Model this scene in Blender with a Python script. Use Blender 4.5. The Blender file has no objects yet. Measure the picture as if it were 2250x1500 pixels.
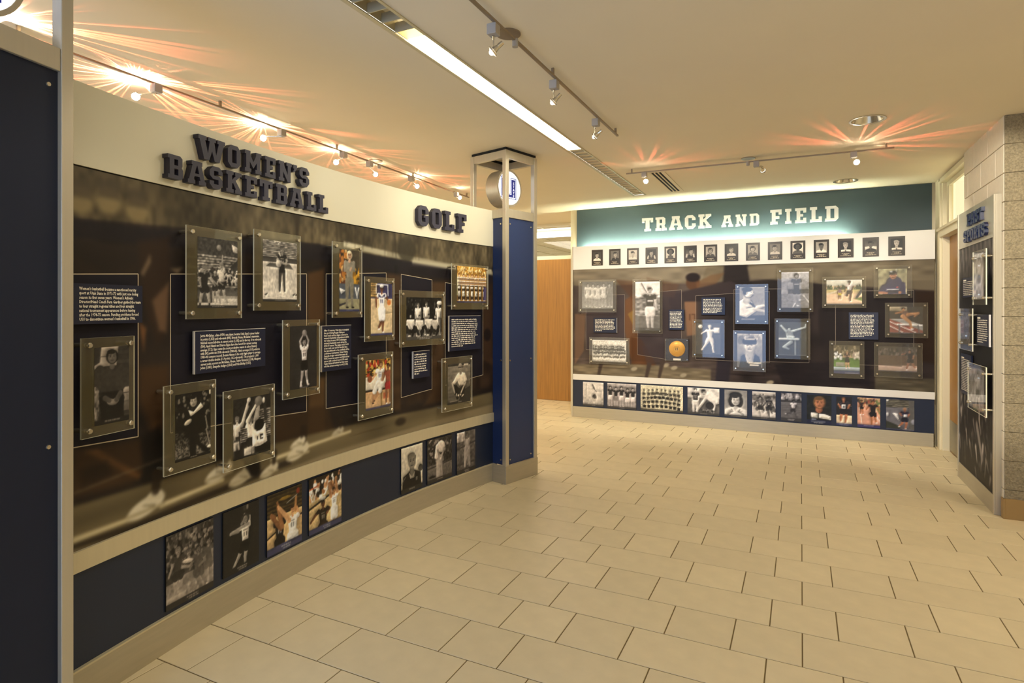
import bpy, bmesh, math, random
import numpy as np
from mathutils import Vector, Matrix
C = bpy.context.scene.collection
sc = bpy.context.scene
PI = math.pi
rnd = random.Random(7)

# ------------------------------------------------------------ camera, exposure, world
cam_d = bpy.data.cameras.new('camera'); cam = bpy.data.objects.new('camera', cam_d); C.objects.link(cam)
cam.location = (0, 0, 1.6); cam.rotation_euler = (PI/2, 0, .4546)
cam_d.sensor_width = 36; cam_d.lens = 1298/2250*36; cam_d.shift_y = -73/2250
cam_d.clip_start = .05; cam_d.clip_end = 100
sc.camera = cam
sc.view_settings.view_transform = 'Standard'; sc.view_settings.look = 'None'
sc.view_settings.gamma = 1; sc.view_settings.exposure = .98
sc.view_settings.use_curve_mapping = False
sc.cycles.use_denoising = True
sc.cycles.max_bounces = 8; sc.cycles.transparent_max_bounces = 16
sc.cycles.caustics_reflective = False; sc.cycles.caustics_refractive = False
sc.cycles.sample_clamp_indirect = 6
W = bpy.data.worlds.new('world'); sc.world = W; W.use_nodes = True
W.node_tree.nodes['Background'].inputs[0].default_value = (1, .90, .72, 1)
W.node_tree.nodes['Background'].inputs[1].default_value = 1.0

# ------------------------------------------------------------ materials
def lin(c):
    if isinstance(c, str):
        c = tuple(int(c[i:i+2], 16)/255 for i in (0, 2, 4))
    return tuple(x/12.92 if x <= .04045 else ((x+.055)/1.055)**2.4 for x in c)
def mat(name, col, rough=.5, metal=0, noise=0, nscale=6, bump=0, bscale=200, spec=.5, stretch=None, emit=None, es=0, coat=0):
    m = bpy.data.materials.new(name); m.use_nodes = True
    nt = m.node_tree; b = nt.nodes['Principled BSDF']
    c = lin(col)
    b.inputs['Base Color'].default_value = (*c, 1)
    b.inputs['Roughness'].default_value = rough; b.inputs['Metallic'].default_value = metal
    b.inputs['Specular IOR Level'].default_value = spec
    b.inputs['Coat Weight'].default_value = coat
    if emit:
        b.inputs['Emission Color'].default_value = (*lin(emit), 1); b.inputs['Emission Strength'].default_value = es
    tc = nt.nodes.new('ShaderNodeTexCoord')
    src = tc.outputs['Object']
    if stretch:
        mp = nt.nodes.new('ShaderNodeMapping'); mp.inputs['Scale'].default_value = stretch
        nt.links.new(src, mp.inputs[0]); src = mp.outputs[0]
    if noise:
        n = nt.nodes.new('ShaderNodeTexNoise'); n.inputs['Scale'].default_value = nscale; n.inputs['Detail'].default_value = 5
        nt.links.new(src, n.inputs['Vector'])
        r = nt.nodes.new('ShaderNodeMapRange'); r.inputs[1].default_value = .3; r.inputs[2].default_value = .7
        r.inputs[3].default_value = 1-noise; r.inputs[4].default_value = 1+noise
        nt.links.new(n.outputs[0], r.inputs[0])
        mx = nt.nodes.new('ShaderNodeVectorMath'); mx.operation = 'SCALE'; mx.inputs[0].default_value = c
        nt.links.new(r.outputs[0], mx.inputs['Scale']); nt.links.new(mx.outputs[0], b.inputs['Base Color'])
    if bump:
        n = nt.nodes.new('ShaderNodeTexNoise'); n.inputs['Scale'].default_value = bscale; n.inputs['Detail'].default_value = 4
        nt.links.new(src, n.inputs['Vector'])
        bp = nt.nodes.new('ShaderNodeBump'); bp.inputs['Strength'].default_value = bump; bp.inputs['Distance'].default_value = .01
        nt.links.new(n.outputs[0], bp.inputs['Height']); nt.links.new(bp.outputs[0], b.inputs['Normal'])
    return m
def emis(name, col, s):
    m = bpy.data.materials.new(name); m.use_nodes = True; nt = m.node_tree; nt.nodes.clear()
    e = nt.nodes.new('ShaderNodeEmission'); e.inputs[0].default_value = (*lin(col), 1); e.inputs[1].default_value = s
    o = nt.nodes.new('ShaderNodeOutputMaterial'); nt.links.new(e.outputs[0], o.inputs[0]); return m
def print_mat(name, rough=.45, gain=1.0, spec=.4):
    m = bpy.data.materials.new(name); m.use_nodes = True; nt = m.node_tree; b = nt.nodes['Principled BSDF']
    a = nt.nodes.new('ShaderNodeAttribute'); a.attribute_name = 'Col'
    s = nt.nodes.new('ShaderNodeVectorMath'); s.operation = 'SCALE'; s.inputs['Scale'].default_value = gain
    nt.links.new(a.outputs['Color'], s.inputs[0]); nt.links.new(s.outputs[0], b.inputs['Base Color'])
    b.inputs['Roughness'].default_value = rough; b.inputs['Specular IOR Level'].default_value = spec
    return m
def clear_mat(name, fac, col, rough=.03, glossy=True):
    m = bpy.data.materials.new(name); m.use_nodes = True; nt = m.node_tree; b = nt.nodes['Principled BSDF']
    b.inputs['Base Color'].default_value = (*lin(col), 1); b.inputs['Roughness'].default_value = .6; b.inputs['Specular IOR Level'].default_value = 0
    t = nt.nodes.new('ShaderNodeBsdfTransparent'); mx = nt.nodes.new('ShaderNodeMixShader')
    nt.links.new(t.outputs[0], mx.inputs[1]); nt.links.new(b.outputs[0], mx.inputs[2]); mx.inputs[0].default_value = fac
    g = nt.nodes.new('ShaderNodeBsdfGlossy'); g.inputs['Roughness'].default_value = rough
    fr = nt.nodes.new('ShaderNodeFresnel'); fr.inputs[0].default_value = 1.49
    m2 = nt.nodes.new('ShaderNodeMixShader'); nt.links.new(fr.outputs[0], m2.inputs[0])
    nt.links.new(mx.outputs[0], m2.inputs[1]); nt.links.new(g.outputs[0], m2.inputs[2])
    ge = nt.nodes.new('ShaderNodeNewGeometry'); m3 = nt.nodes.new('ShaderNodeMixShader'); nt.links.new(ge.outputs['Backfacing'], m3.inputs[0])
    nt.links.new(m2.outputs[0], m3.inputs[1]); nt.links.new(t.outputs[0], m3.inputs[2]); m2 = m3
    nt.links.new(m2.outputs[0], nt.nodes['Material Output'].inputs[0]); return m

M = {}
M['cream'] = mat('cream_laminate', 'd6d0b8', .55, noise=.015, nscale=3)
M['stripe'] = mat('white_band', 'dcd8d0', .42, noise=.01)
M['ledge'] = mat('champagne_metal', 'cfc3a2', .42, metal=.35, noise=.03, nscale=40, stretch=(1, 1, .05))
M['base'] = mat('brushed_base_metal', 'b5ab93', .42, metal=.45, noise=.04, nscale=60, stretch=(.1, .1, 1))
M['alu'] = mat('brushed_aluminium', 'c4bba6', .38, metal=.55, noise=.03, nscale=60, stretch=(1, 1, .03))
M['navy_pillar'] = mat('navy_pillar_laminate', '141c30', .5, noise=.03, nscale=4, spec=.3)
M['navy_lit'] = mat('navy_pillar_lit', '22345e', .42, noise=.03, nscale=4, spec=.5)  # brighter, bluer copy of the pillar navy: window reflection painted in
M['bulb_off'] = emis('faint_halogen_bulb', 'fff2e0', 1.1)
M['navy'] = mat('navy_laminate', '1b2438', .42, noise=.03, nscale=4, spec=.45)
M['letter'] = mat('dark_navy_letter', '2e2c3c', .55)
M['letter_white'] = mat('white_letter', 'f0ece4', .5)
M['letter_blue'] = mat('blue_letter', '1d2748', .35)
M['teal'] = mat('dark_teal_paint', '38484c', .6, noise=.03, nscale=5)
M['ceil'] = mat('ceiling_paint', 'e9dcbf', .9, noise=.012, nscale=2)
M['plaster'] = mat('cream_plaster', 'd6c9a8', .8, noise=.02, bump=.05, bscale=90)
M['tile'] = mat('beige_floor_tile', 'dac8a1', .42, noise=.04, nscale=9, bump=.03, bscale=30)
M['grout'] = mat('brown_grout', '6d5a34', .9)
M['block'] = mat('painted_block', 'd9cdb6', .8, noise=.03, nscale=20, bump=.25, bscale=160)
M['rough'] = mat('rough_block', '8f8266', .95, noise=.28, nscale=70, bump=.9, bscale=110)
M['mortar'] = mat('mortar', 'c6b998', .9)
M['cove'] = mat('vinyl_cove_base', '9b7b48', .5)
M['oak'] = mat('oak_veneer', '9c6c28', .45, noise=.16, nscale=9, stretch=(6, 6, .25))
M['frame'] = mat('cream_metal_frame', 'ded3b2', .5)
M['steel'] = mat('kick_plate_steel', '9a9078', .35, metal=.8, noise=.03, nscale=50, stretch=(.1, 1, 1))
M['chrome'] = mat('chrome', 'd8d0bc', .2, metal=.9)
M['track'] = mat('track_metal', '9a8a74', .4, metal=.6)
M['box'] = mat('grey_adapter', 'a9a196', .5)
M['black'] = mat('black_gap', '0b0a09', .8)
M['textnavy'] = mat('navy_text_board', '0d1530', .4)
M['white_edge'] = mat('white_board_edge', 'e8e0d4', .5)
M['text'] = mat('white_text', 'f2ead8', .6)
M['outline_dim'] = mat('faint_outline', '877a6c', .6)
M['mural_back'] = print_mat('back_mural_print', .55, .54, .12)
M['outline'] = mat('pale_outline', 'b9aa90', .6)
M['bronze'] = mat('bronze_plaque', '2c2319', .4, metal=.15)
M['gold'] = mat('gold_disc', 'd89c34', .38, metal=.35, noise=.05, nscale=30)
M['print'] = print_mat('photo_print')
M['mural'] = print_mat('mural_print', .5, .78, .2)
M['clear'] = clear_mat('clear_acrylic', .08, 'd8cfb4'); M['clear_warm'] = clear_mat('clear_acrylic_olive', .11, 'd2c08c')
M['glass'] = clear_mat('window_glass', .02, 'd8e0d0')
M['edge'] = mat('acrylic_edge', 'e9e2c4', .4, emit='000000')  # pale colour imitates light carried to the cut edges
M['tube'] = emis('fluorescent_diffuser', 'fff4d6', 8.2)
M['trough'] = emis('trough_tube', 'f4ffe6', 78)
M['bulb'] = emis('halogen_bulb', 'fff0d8', 40)
M['bulb_dim'] = emis('dim_halogen_bulb', 'fff2e0', 8)
M['signface'] = mat('lit_sign_face', 'f4f4f4', .4, emit='eef0ff', es=.75)
M['signink'] = mat('sign_ink', '1d2468', .5, emit='1d2468', es=.45)
M['farlight'] = emis('far_light_strip', 'fffff4', 3.2)
M['daylight'] = emis('daylight_glass', '9cc4ff', 3.9); M['daylight_dim'] = emis('shaded_glass', '9cc4ff', 1.8)
M['louver'] = mat('louver_metal', 'c8bd9c', .35, metal=.5)
M['fartile'] = mat('far_ceiling', 'c3c9b4', .8)

# ------------------------------------------------------------ mesh helpers
class MB:
    def __init__(s): s.v = []; s.f = []; s.mi = []
    def quad(s, a, b, c, d, m=0):
        i = len(s.v); s.v += [a, b, c, d]; s.f.append((i, i+1, i+2, i+3)); s.mi.append(m)
    def poly(s, pts, m=0):
        i = len(s.v); s.v += list(pts); s.f.append(tuple(range(i, i+len(pts)))); s.mi.append(m)
    def box(s, x0, y0, z0, x1, y1, z1, m=0, sides=None):
        p = [(x0,y0,z0),(x1,y0,z0),(x1,y1,z0),(x0,y1,z0),(x0,y0,z1),(x1,y0,z1),(x1,y1,z1),(x0,y1,z1)]
        i = len(s.v); s.v += p
        for k, q in enumerate(((0,3,2,1),(4,5,6,7),(0,1,5,4),(2,3,7,6),(1,2,6,5),(3,0,4,7))):
            s.f.append(tuple(i+j for j in q))
            s.mi.append(m if (sides is None or k in (2, 3)) else sides)
    def cyl(s, a, b, r0, r1=None, n=14, m=0, caps=True):
        r1 = r0 if r1 is None else r1
        a = Vector(a); b = Vector(b); d = (b-a).normalized()
        u = d.orthogonal().normalized(); w = d.cross(u)
        i = len(s.v)
        for c, r in ((a, r0), (b, r1)):
            for k in range(n):
                t = 2*PI*k/n; s.v.append(tuple(c+(u*math.cos(t)+w*math.sin(t))*r))
        for k in range(n):
            k2 = (k+1) % n; s.f.append((i+k, i+k2, i+n+k2, i+n+k)); s.mi.append(m)
        if caps:
            s.f.append(tuple(i+k for k in reversed(range(n)))); s.mi.append(m)
            s.f.append(tuple(i+n+k for k in range(n))); s.mi.append(m)
    def ball(s, c, r, n=12, m=0):
        i0 = len(s.v); c = Vector(c)
        for a in range(n//2+1):
            th = PI*a/(n//2)
            for k in range(n):
                ph = 2*PI*k/n
                s.v.append((c.x+r*math.sin(th)*math.cos(ph), c.y+r*math.sin(th)*math.sin(ph), c.z+r*math.cos(th)))
        for a in range(n//2):
            for k in range(n):
                k2 = (k+1) % n
                s.f.append((i0+a*n+k, i0+(a+1)*n+k, i0+(a+1)*n+k2, i0+a*n+k2)); s.mi.append(m)
    def ring(s, c, ax, r0, r1, h, n=28, m=0):
        c = Vector(c); d = Vector(ax).normalized(); u = d.orthogonal().normalized(); w = d.cross(u); i = len(s.v)
        for (r, z) in ((r0, 0), (r1, 0), (r1, h), (r0, h)):
            for k in range(n):
                t = 2*PI*k/n; s.v.append(tuple(c+d*z+(u*math.cos(t)+w*math.sin(t))*r))
        for q in range(4):
            for k in range(n):
                k2 = (k+1) % n; q2 = (q+1) % 4
                s.f.append((i+q*n+k, i+q*n+k2, i+q2*n+k2, i+q2*n+k)); s.mi.append(m)
    def prism(s, pts, y0, y1, m=0):
        """2-D polygon (x, z) extruded in y"""
        n = len(pts); i = len(s.v)
        s.v += [(x, y0, z) for x, z in pts]+[(x, y1, z) for x, z in pts]
        s.f.append(tuple(i+k for k in range(n))); s.mi.append(m)
        s.f.append(tuple(i+n+k for k in reversed(range(n)))); s.mi.append(m)
        for k in range(n):
            k2 = (k+1) % n; s.f.append((i+k2, i+k, i+n+k, i+n+k2)); s.mi.append(m)
    def mesh(s, name, mats):
        me = bpy.data.meshes.new(name); me.from_pydata(s.v, [], s.f)
        for m in (mats if isinstance(mats, (list, tuple)) else [mats]): me.materials.append(m)
        if any(s.mi): me.polygons.foreach_set('material_index', s.mi)
        bm = bmesh.new(); bm.from_mesh(me); bmesh.ops.recalc_face_normals(bm, faces=bm.faces[:]); bm.to_mesh(me); bm.free()
        return me
    def build(s, name, mats, parent=None, smooth=False):
        me = s.mesh(name, mats)
        if smooth:
            me.polygons.foreach_set('use_smooth', [True]*len(me.polygons)); me.set_sharp_from_angle(angle=.6)
        return link(name, me, parent)
def link(name, me, parent=None):
    o = bpy.data.objects.new(name, me); C.objects.link(o)
    if parent: o.parent = parent
    return o
def struct(o): o['kind'] = 'structure'; return o
def empty(name, loc=(0, 0, 0), rz=0):
    o = bpy.data.objects.new(name, None); C.objects.link(o); o.location = loc; o.rotation_euler = (0, 0, rz); o.empty_display_size = .1; return o
def tag(o, label, cat, group=None):
    o['label'] = label; o['category'] = cat
    if group: o['group'] = group
    return o
def bevel(o, w=.002, n=2):
    m = o.modifiers.new('bevel', 'BEVEL'); m.width = w; m.segments = n; m.limit_method = 'ANGLE'; return o

# ------------------------------------------------------------ geometry constants
CX, CY, RM = 6.0814, 3.0503, 8.8391
A0, A1 = -0.2318, 0.2108
Z_TOP, Z_HEAD, Z_LEDGE, Z_NAVY, Z_BASE, Z_CEIL = 2.506, 2.167, .632, .549, .156, 3.07
def arc(s, r=RM):
    a = A0+s/RM; return CX-r*math.cos(a), CY+r*math.sin(a), a
def arc_band(name, z0, z1, r0, r1, mats, parent, s0=0, s1=None, n=60, top=None):
    """solid band following the curved wall: front radius r0, back radius r1"""
    s1 = (A1-A0)*RM if s1 is None else s1; b = MB()
    for k in range(n):
        f0 = arc(s0+(s1-s0)*k/n, r0); f1 = arc(s0+(s1-s0)*(k+1)/n, r0)
        g0 = arc(s0+(s1-s0)*k/n, r1); g1 = arc(s0+(s1-s0)*(k+1)/n, r1)
        b.quad((f0[0],f0[1],z0),(f1[0],f1[1],z0),(f1[0],f1[1],z1),(f0[0],f0[1],z1))
        b.quad((f0[0],f0[1],z1),(f1[0],f1[1],z1),(g1[0],g1[1],z1),(g0[0],g0[1],z1))
        b.quad((f0[0],f0[1],z0),(g0[0],g0[1],z0),(g1[0],g1[1],z0),(f1[0],f1[1],z0))
        b.quad((g0[0],g0[1],z0),(g0[0],g0[1],z1),(g1[0],g1[1],z1),(g1[0],g1[1],z0))
    for s in (s0, s1):
        f = arc(s, r0); g = arc(s, r1)
        b.quad((f[0],f[1],z0),(f[0],f[1],z1),(g[0],g[1],z1),(g[0],g[1],z0))
    i = b.build(name, mats, parent)
    return i

# ------------------------------------------------------------ painter for the printed photographs and murals
def tolin(a):
    a = np.clip(a, 0, 1); return np.where(a <= .04045, a/12.92, ((a+.055)/1.055)**2.4)
def colr(c):
    if isinstance(c, str): return np.array([int(c[i:i+2], 16)/255 for i in (0, 2, 4)])
    if isinstance(c, (int, float)): return np.array([c, c, c], float)
    return np.array(c, float)
class Cv:
    """x in 0..1 across, y in 0..1 down, radii and widths in units of the height"""
    def __init__(s, asp, h, bg=0.2, metric=None):
        s.h = max(8, int(h)); s.w = max(8, int(h*asp)); s.a = np.empty((s.h, s.w, 3)); s.a[:] = colr(bg)
        s.asp = asp; s.mx = metric   # metric: (width, height) in metres; then x, y and r are metres
        yy, xx = np.mgrid[0:s.h, 0:s.w]; s.X = xx+.5; s.Y = yy+.5
        s.rs = np.random.RandomState(11)
    def px(s, x): return x*(s.w if not s.mx else s.w/s.mx[0])
    def py(s, y): return y*(s.h if not s.mx else s.h/s.mx[1])
    def pr(s, r): return r*(s.h if not s.mx else s.h/s.mx[1])
    def put(s, sl, m, c):
        s.a[sl] += (colr(c)-s.a[sl])*m[..., None]
    def win(s, x0, y0, x1, y1):
        i0 = int(max(0, y0)); i1 = int(min(s.h, y1+1)); j0 = int(max(0, x0)); j1 = int(min(s.w, x1+1))
        return (slice(i0, max(i0, i1)), slice(j0, max(j0, j1)))
    def G(s, c0, c1, y0=0, y1=1, x0=0, x1=1):
        sl = s.win(s.px(x0), s.py(y0), s.px(x1)-1, s.py(y1)-1)
        t = np.linspace(0, 1, sl[0].stop-sl[0].start)[:, None, None]
        s.a[sl] = colr(c0)*(1-t)+colr(c1)*t
    def R(s, x0, y0, x1, y1, c, a=1, soft=.7):
        x0, x1, y0, y1 = s.px(x0), s.px(x1), s.py(y0), s.py(y1); q = soft+1
        sl = s.win(x0-q, y0-q, x1+q, y1+q)
        d = np.minimum(np.minimum(s.X[sl]-x0, x1-s.X[sl]), np.minimum(s.Y[sl]-y0, y1-s.Y[sl]))
        s.put(sl, np.clip(d/soft+.5, 0, 1)*a, c)
    def E(s, x, y, rx, ry, c, rot=0, a=1, soft=.8):
        x, y, rx, ry = s.px(x), s.py(y), max(.6, s.pr(rx)), max(.6, s.pr(ry)); q = max(rx, ry)+soft*2+1
        sl = s.win(x-q, y-q, x+q, y+q); dx = s.X[sl]-x; dy = s.Y[sl]-y
        if rot: cr, sr = math.cos(rot), math.sin(rot); dx, dy = dx*cr+dy*sr, -dx*sr+dy*cr
        d = (1-np.sqrt((dx/rx)**2+(dy/ry)**2))*min(rx, ry)
        s.put(sl, np.clip(d/soft+.5, 0, 1)*a, c)
    def L(s, x0, y0, x1, y1, r0, r1, c, a=1, soft=.8):
        x0, x1, y0, y1, r0, r1 = s.px(x0), s.px(x1), s.py(y0), s.py(y1), max(.5, s.pr(r0)), max(.5, s.pr(r1)); q = max(r0, r1)+soft+2
        sl = s.win(min(x0, x1)-q, min(y0, y1)-q, max(x0, x1)+q, max(y0, y1)+q)
        dx, dy = x1-x0, y1-y0; l2 = dx*dx+dy*dy+1e-9
        t = np.clip(((s.X[sl]-x0)*dx+(s.Y[sl]-y0)*dy)/l2, 0, 1)
        d = (r0+(r1-r0)*t)-np.hypot(s.X[sl]-x0-t*dx, s.Y[sl]-y0-t*dy)
        s.put(sl, np.clip(d/soft+.5, 0, 1)*a, c)
    def P(s, pts, c, a=1, soft=.8):
        p = [(s.px(x), s.py(y)) for x, y in pts]; xs = [q[0] for q in p]; ys = [q[1] for q in p]
        sl = s.win(min(xs)-2, min(ys)-2, max(xs)+2, max(ys)+2); X, Y = s.X[sl], s.Y[sl]
        ins = np.zeros(X.shape, bool); dm = np.full(X.shape, 1e9)
        for k in range(len(p)):
            (ax, ay), (bx, by) = p[k], p[(k+1) % len(p)]
            cond = (ay > Y) != (by > Y)
            ins ^= cond & (X < (bx-ax)*(Y-ay)/((by-ay) or 1e-9)+ax)
            dx, dy = bx-ax, by-ay; t = np.clip(((X-ax)*dx+(Y-ay)*dy)/(dx*dx+dy*dy+1e-9), 0, 1)
            dm = np.minimum(dm, np.hypot(X-ax-t*dx, Y-ay-t*dy))
        s.put(sl, np.clip(np.where(ins, dm, -dm)/soft+.5, 0, 1)*a, c)
    def N(s, amp, cell, x0=0, y0=0, x1=1, y1=1, seed=1, cx=1.0, add=0):
        """smooth value noise that modulates brightness; cell in height units, cx stretches it across"""
        if s.mx: x1 = s.mx[0] if x1 == 1 else x1; y1 = s.mx[1] if y1 == 1 else y1
        sl = s.win(s.px(x0), s.py(y0), s.px(x1)-1, s.py(y1)-1); hh, ww = s.X[sl].shape
        if not hh or not ww: return
        cy = max(1.0, s.pr(cell)); cxx = max(1.0, cy*cx)
        rs = np.random.RandomState(seed); g = rs.rand(int(hh/cy)+3, int(ww/cxx)+3)*2-1
        fy = np.arange(hh)/cy; fx = np.arange(ww)/cxx; iy = fy.astype(int); ix = fx.astype(int)
        ty = (fy-iy)[:, None]; tx = (fx-ix)[None]; ty = ty*ty*(3-2*ty); tx = tx*tx*(3-2*tx)
        v = (g[iy][:, ix]*(1-ty)+g[iy+1][:, ix]*ty)*(1-tx)+(g[iy][:, ix+1]*(1-ty)+g[iy+1][:, ix+1]*ty)*tx
        if add: s.a[sl] += (v*amp)[..., None]
        else: s.a[sl] *= (1+v*amp)[..., None]
    def blur(s, r, x0=0, y0=0, x1=1, y1=1):
        if s.mx: x1 = s.mx[0] if x1 == 1 else x1; y1 = s.mx[1] if y1 == 1 else y1
        sl = s.win(s.px(x0), s.py(y0), s.px(x1)-1, s.py(y1)-1); n = max(1, int(s.pr(r)))
        b = s.a[sl]
        for ax in (0, 1):
            for _ in range(2):
                p = np.concatenate([np.repeat(np.take(b, [0], ax), n, ax), b, np.repeat(np.take(b, [-1], ax), n, ax)], ax)
                cs = np.cumsum(np.concatenate([np.zeros_like(np.take(p, [0], ax)), p], ax), ax); k = 2*n+1
                m = b.shape[ax]; b = (np.take(cs, range(k, k+m), ax)-np.take(cs, range(0, m), ax))/k
        s.a[sl] = b
    # --- composite motifs
    def bleach(s, y0, y1, n, c1, c2, amp=.35, seed=3):
        h = (y1-y0)/n
        for k in range(n): s.R(0, y0+h*k, 1, y0+h*(k+1), c1); s.R(0, y0+h*k, 1, y0+h*(k+.45), c2)
        s.N(amp, .02, 0, y0, 1, y1, seed, 2.5)
    def crowd(s, x0, y0, x1, y1, n, cols, r, seed=5):
        rs = np.random.RandomState(seed)
        for k in range(n):
            x = x0+(x1-x0)*rs.rand(); y = y0+(y1-y0)*rs.rand(); c = cols[rs.randint(len(cols))]
            s.E(x, y+r*2.1, r*1.3, r*1.8, c); s.E(x, y, r*.75, r, cols[rs.randint(len(cols))])
    def cap(s, f=.05, c='2b2f5c', x0=.35, x1=.65, lines=1):
        s.R(-.1, 1-f, 1.1, 1.1, c)
        for k in range(lines):
            y = 1-f*.62+k*f*.33; w = (x1-x0)*(1-.3*k); x = (x0+x1)/2-w/2
            while x < (x0+x1)/2+w/2:
                l = .02+.04*s.rs.rand(); s.R(x, y-f*.1, min(x+l, x1), y+f*.1, .62, .85); x += l+.012
    def head(s, x, y, r, skin, hair, hs=1, face=True):
        """head of half-height r with hair; hs 0 short, 1 long, 2 afro, 3 cap"""
        k = s.asp
        if hs == 1: s.E(x, y-r*.02, r*1.0, r*1.14, hair)
        if hs == 2: s.E(x, y-r*.25, r*1.45, r*1.3, hair)
        s.E(x, y, r*.74, r, skin)
        if hs in (0, 1): s.E(x-r*.12/k, y-r*.74, r*.72, r*.36, hair); s.L(x-r*.72/k, y-r*.55, x-r*.7/k, y-r*.05, r*.12, r*.06, hair); s.L(x+r*.72/k, y-r*.55, x+r*.7/k, y-r*.05, r*.12, r*.06, hair)
        if hs == 3: s.E(x, y-r*.6, r*.85, r*.55, hair); s.L(x-r*.7/k, y-r*.25, x+r*.7/k, y-r*.25, r*.14, r*.14, hair)
        if face and s.pr(r) > 3.2:
            d = colr(skin)*.45
            for q in (-1, 1): s.E(x+q*r*.3/k, y-r*.02, r*.15, r*.1, d); s.L(x+(q*.3-.14)*r/k, y-r*.24, x+(q*.3+.14)*r/k, y-r*.24, r*.05, r*.05, d, .7)
            s.L(x, y+r*.08, x+.05*r/k, y+r*.32, r*.05, r*.09, colr(skin)*.75, .8)
            s.L(x-r*.22/k, y+r*.58, x+r*.22/k, y+r*.58, r*.07, r*.07, colr(skin)*.55)
            s.E(x+r*.5/k, y+r*.1, r*.25, r*.75, colr(skin)*.8, a=.5)
    def fig(s, x, y, h, top=.9, bot=.15, skin=.7, hair=.15, al=((-.13, .33), (-.15, .48)), ar=((.13, .33), (.15, .48)),
            ll=((-.06, .74), (-.07, .97)), lr=((.06, .74), (.07, .97)), sl=None, leg=None, shoe=.9, lean=0, hs=0, hem=.56, wd=1, num=None, sock=None):
        k = s.asp
        def q(p): return x+p[0]*h/k, y+p[1]*h
        sk = (lean*.5, .185); hip = (-lean*.2, .5); hd = (lean, .075)
        shL = (sk[0]-.088*wd, .205); shR = (sk[0]+.088*wd, .205)
        for hp, (kn, ft) in (((hip[0]-.045*wd, .52), ll), ((hip[0]+.045*wd, .52), lr)):
            a, b, c = q(hp), q(kn), q(ft); lc = leg if leg is not None else skin
            s.L(*a, *b, .048*h*wd, .034*h*wd, lc); s.L(*b, *c, .034*h*wd, .021*h*wd, lc)
            if sock: s.L(b[0]*.35+c[0]*.65, b[1]*.35+c[1]*.65, *c, .026*h, .022*h, sock)
            if leg is None:
                t = max(0, min(1, (hem-.5)/max(.05, kn[1]-.5))); s.L(*a, a[0]+(b[0]-a[0])*t, a[1]+(b[1]-a[1])*t, .06*h*wd, .056*h*wd, bot)
            s.E(c[0]+.015*h/k, c[1]+.008*h, .034*h, .016*h, shoe)
        s.P([q(shL), q((sk[0]-.03, .165)), q((sk[0]+.03, .165)), q(shR), q((hip[0]+.066*wd, .42)), q((hip[0]+.075*wd, .54)), q((hip[0]-.075*wd, .54)), q((hip[0]-.066*wd, .42))], top)
        s.P([q((hip[0]-.07*wd, .45)), q((hip[0]+.07*wd, .45)), q((hip[0]+.085*wd, .56)), q((hip[0]-.085*wd, .56))], bot)
        for sh, (el, ha) in ((shL, al), (shR, ar)):
            a, b, c = q(sh), q(el), q(ha)
            s.L(*a, *b, .03*h*wd, .024*h*wd, sl if sl is not None else skin); s.L(*b, *c, .024*h*wd, .017*h*wd, sl if sl == 2 else (sl if sl is not None and leg is not None else skin)); s.E(*c, .02*h, .024*h, skin)
            s.L(*a, a[0]+(b[0]-a[0])*.3, a[1]+(b[1]-a[1])*.3, .034*h*wd, .031*h*wd, top)
        s.L(*q((hd[0]*.7, .12)), *q((sk[0], .18)), .024*h, .028*h, skin); s.head(*q(hd), .068*h, skin, hair, hs)
        if num is not None:
            for dx in (-.025, .025): s.R(*q((sk[0]*.6+dx-.013, .3)), *q((sk[0]*.6+dx+.013, .38)), num, .8)
            s.R(*q((sk[0]*.6-.05, .255)), *q((sk[0]*.6+.05, .275)), num, .6)
    def ball(s, x, y, r, c): s.E(x, y, r, r, c); s.E(x-r*.3/s.asp, y-r*.3, r*.5, r*.5, np.clip(colr(c)*1.3, 0, 1), a=.5, soft=r*s.h*.4+1)
    def bust(s, skin=.7, hair=.15, top=.85, bg0=.5, bg1=.4, x=.5, y=.4, r=.22, hs=0, v=True, sh=1.0):
        s.G(bg0, bg1); k = s.asp
        s.P([(x-.95*r*1.9*sh/k, 1.1), (x-r*1.55*sh/k, y+r*1.75), (x-r*.4/k, y+r*1.2), (x+r*.4/k, y+r*1.2), (x+r*1.55*sh/k, y+r*1.75), (x+.95*r*1.9*sh/k, 1.1)], top)
        if v: s.P([(x-r*.45/k, y+r*1.15), (x+r*.45/k, y+r*1.15), (x, y+r*2.0)], skin)
        s.L(x, y+r*.7, x, y+r*1.3, r*.4, r*.42, colr(skin)*.85); s.head(x, y, r, skin, hair, hs)
    def bw(s, tint=(1, .95, .88), con=1.0):
        g = (s.a@np.array([.3, .59, .11]))[..., None]; g = np.clip((g-.45)*con+.45, 0, 1); s.a = g*np.array(tint); return s
    def duo(s, c0, c1):
        g = np.clip(s.a@np.array([.3, .59, .11]), 0, 1)[..., None]; s.a = colr(c0)*(1-g)+colr(c1)*g; return s
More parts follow.
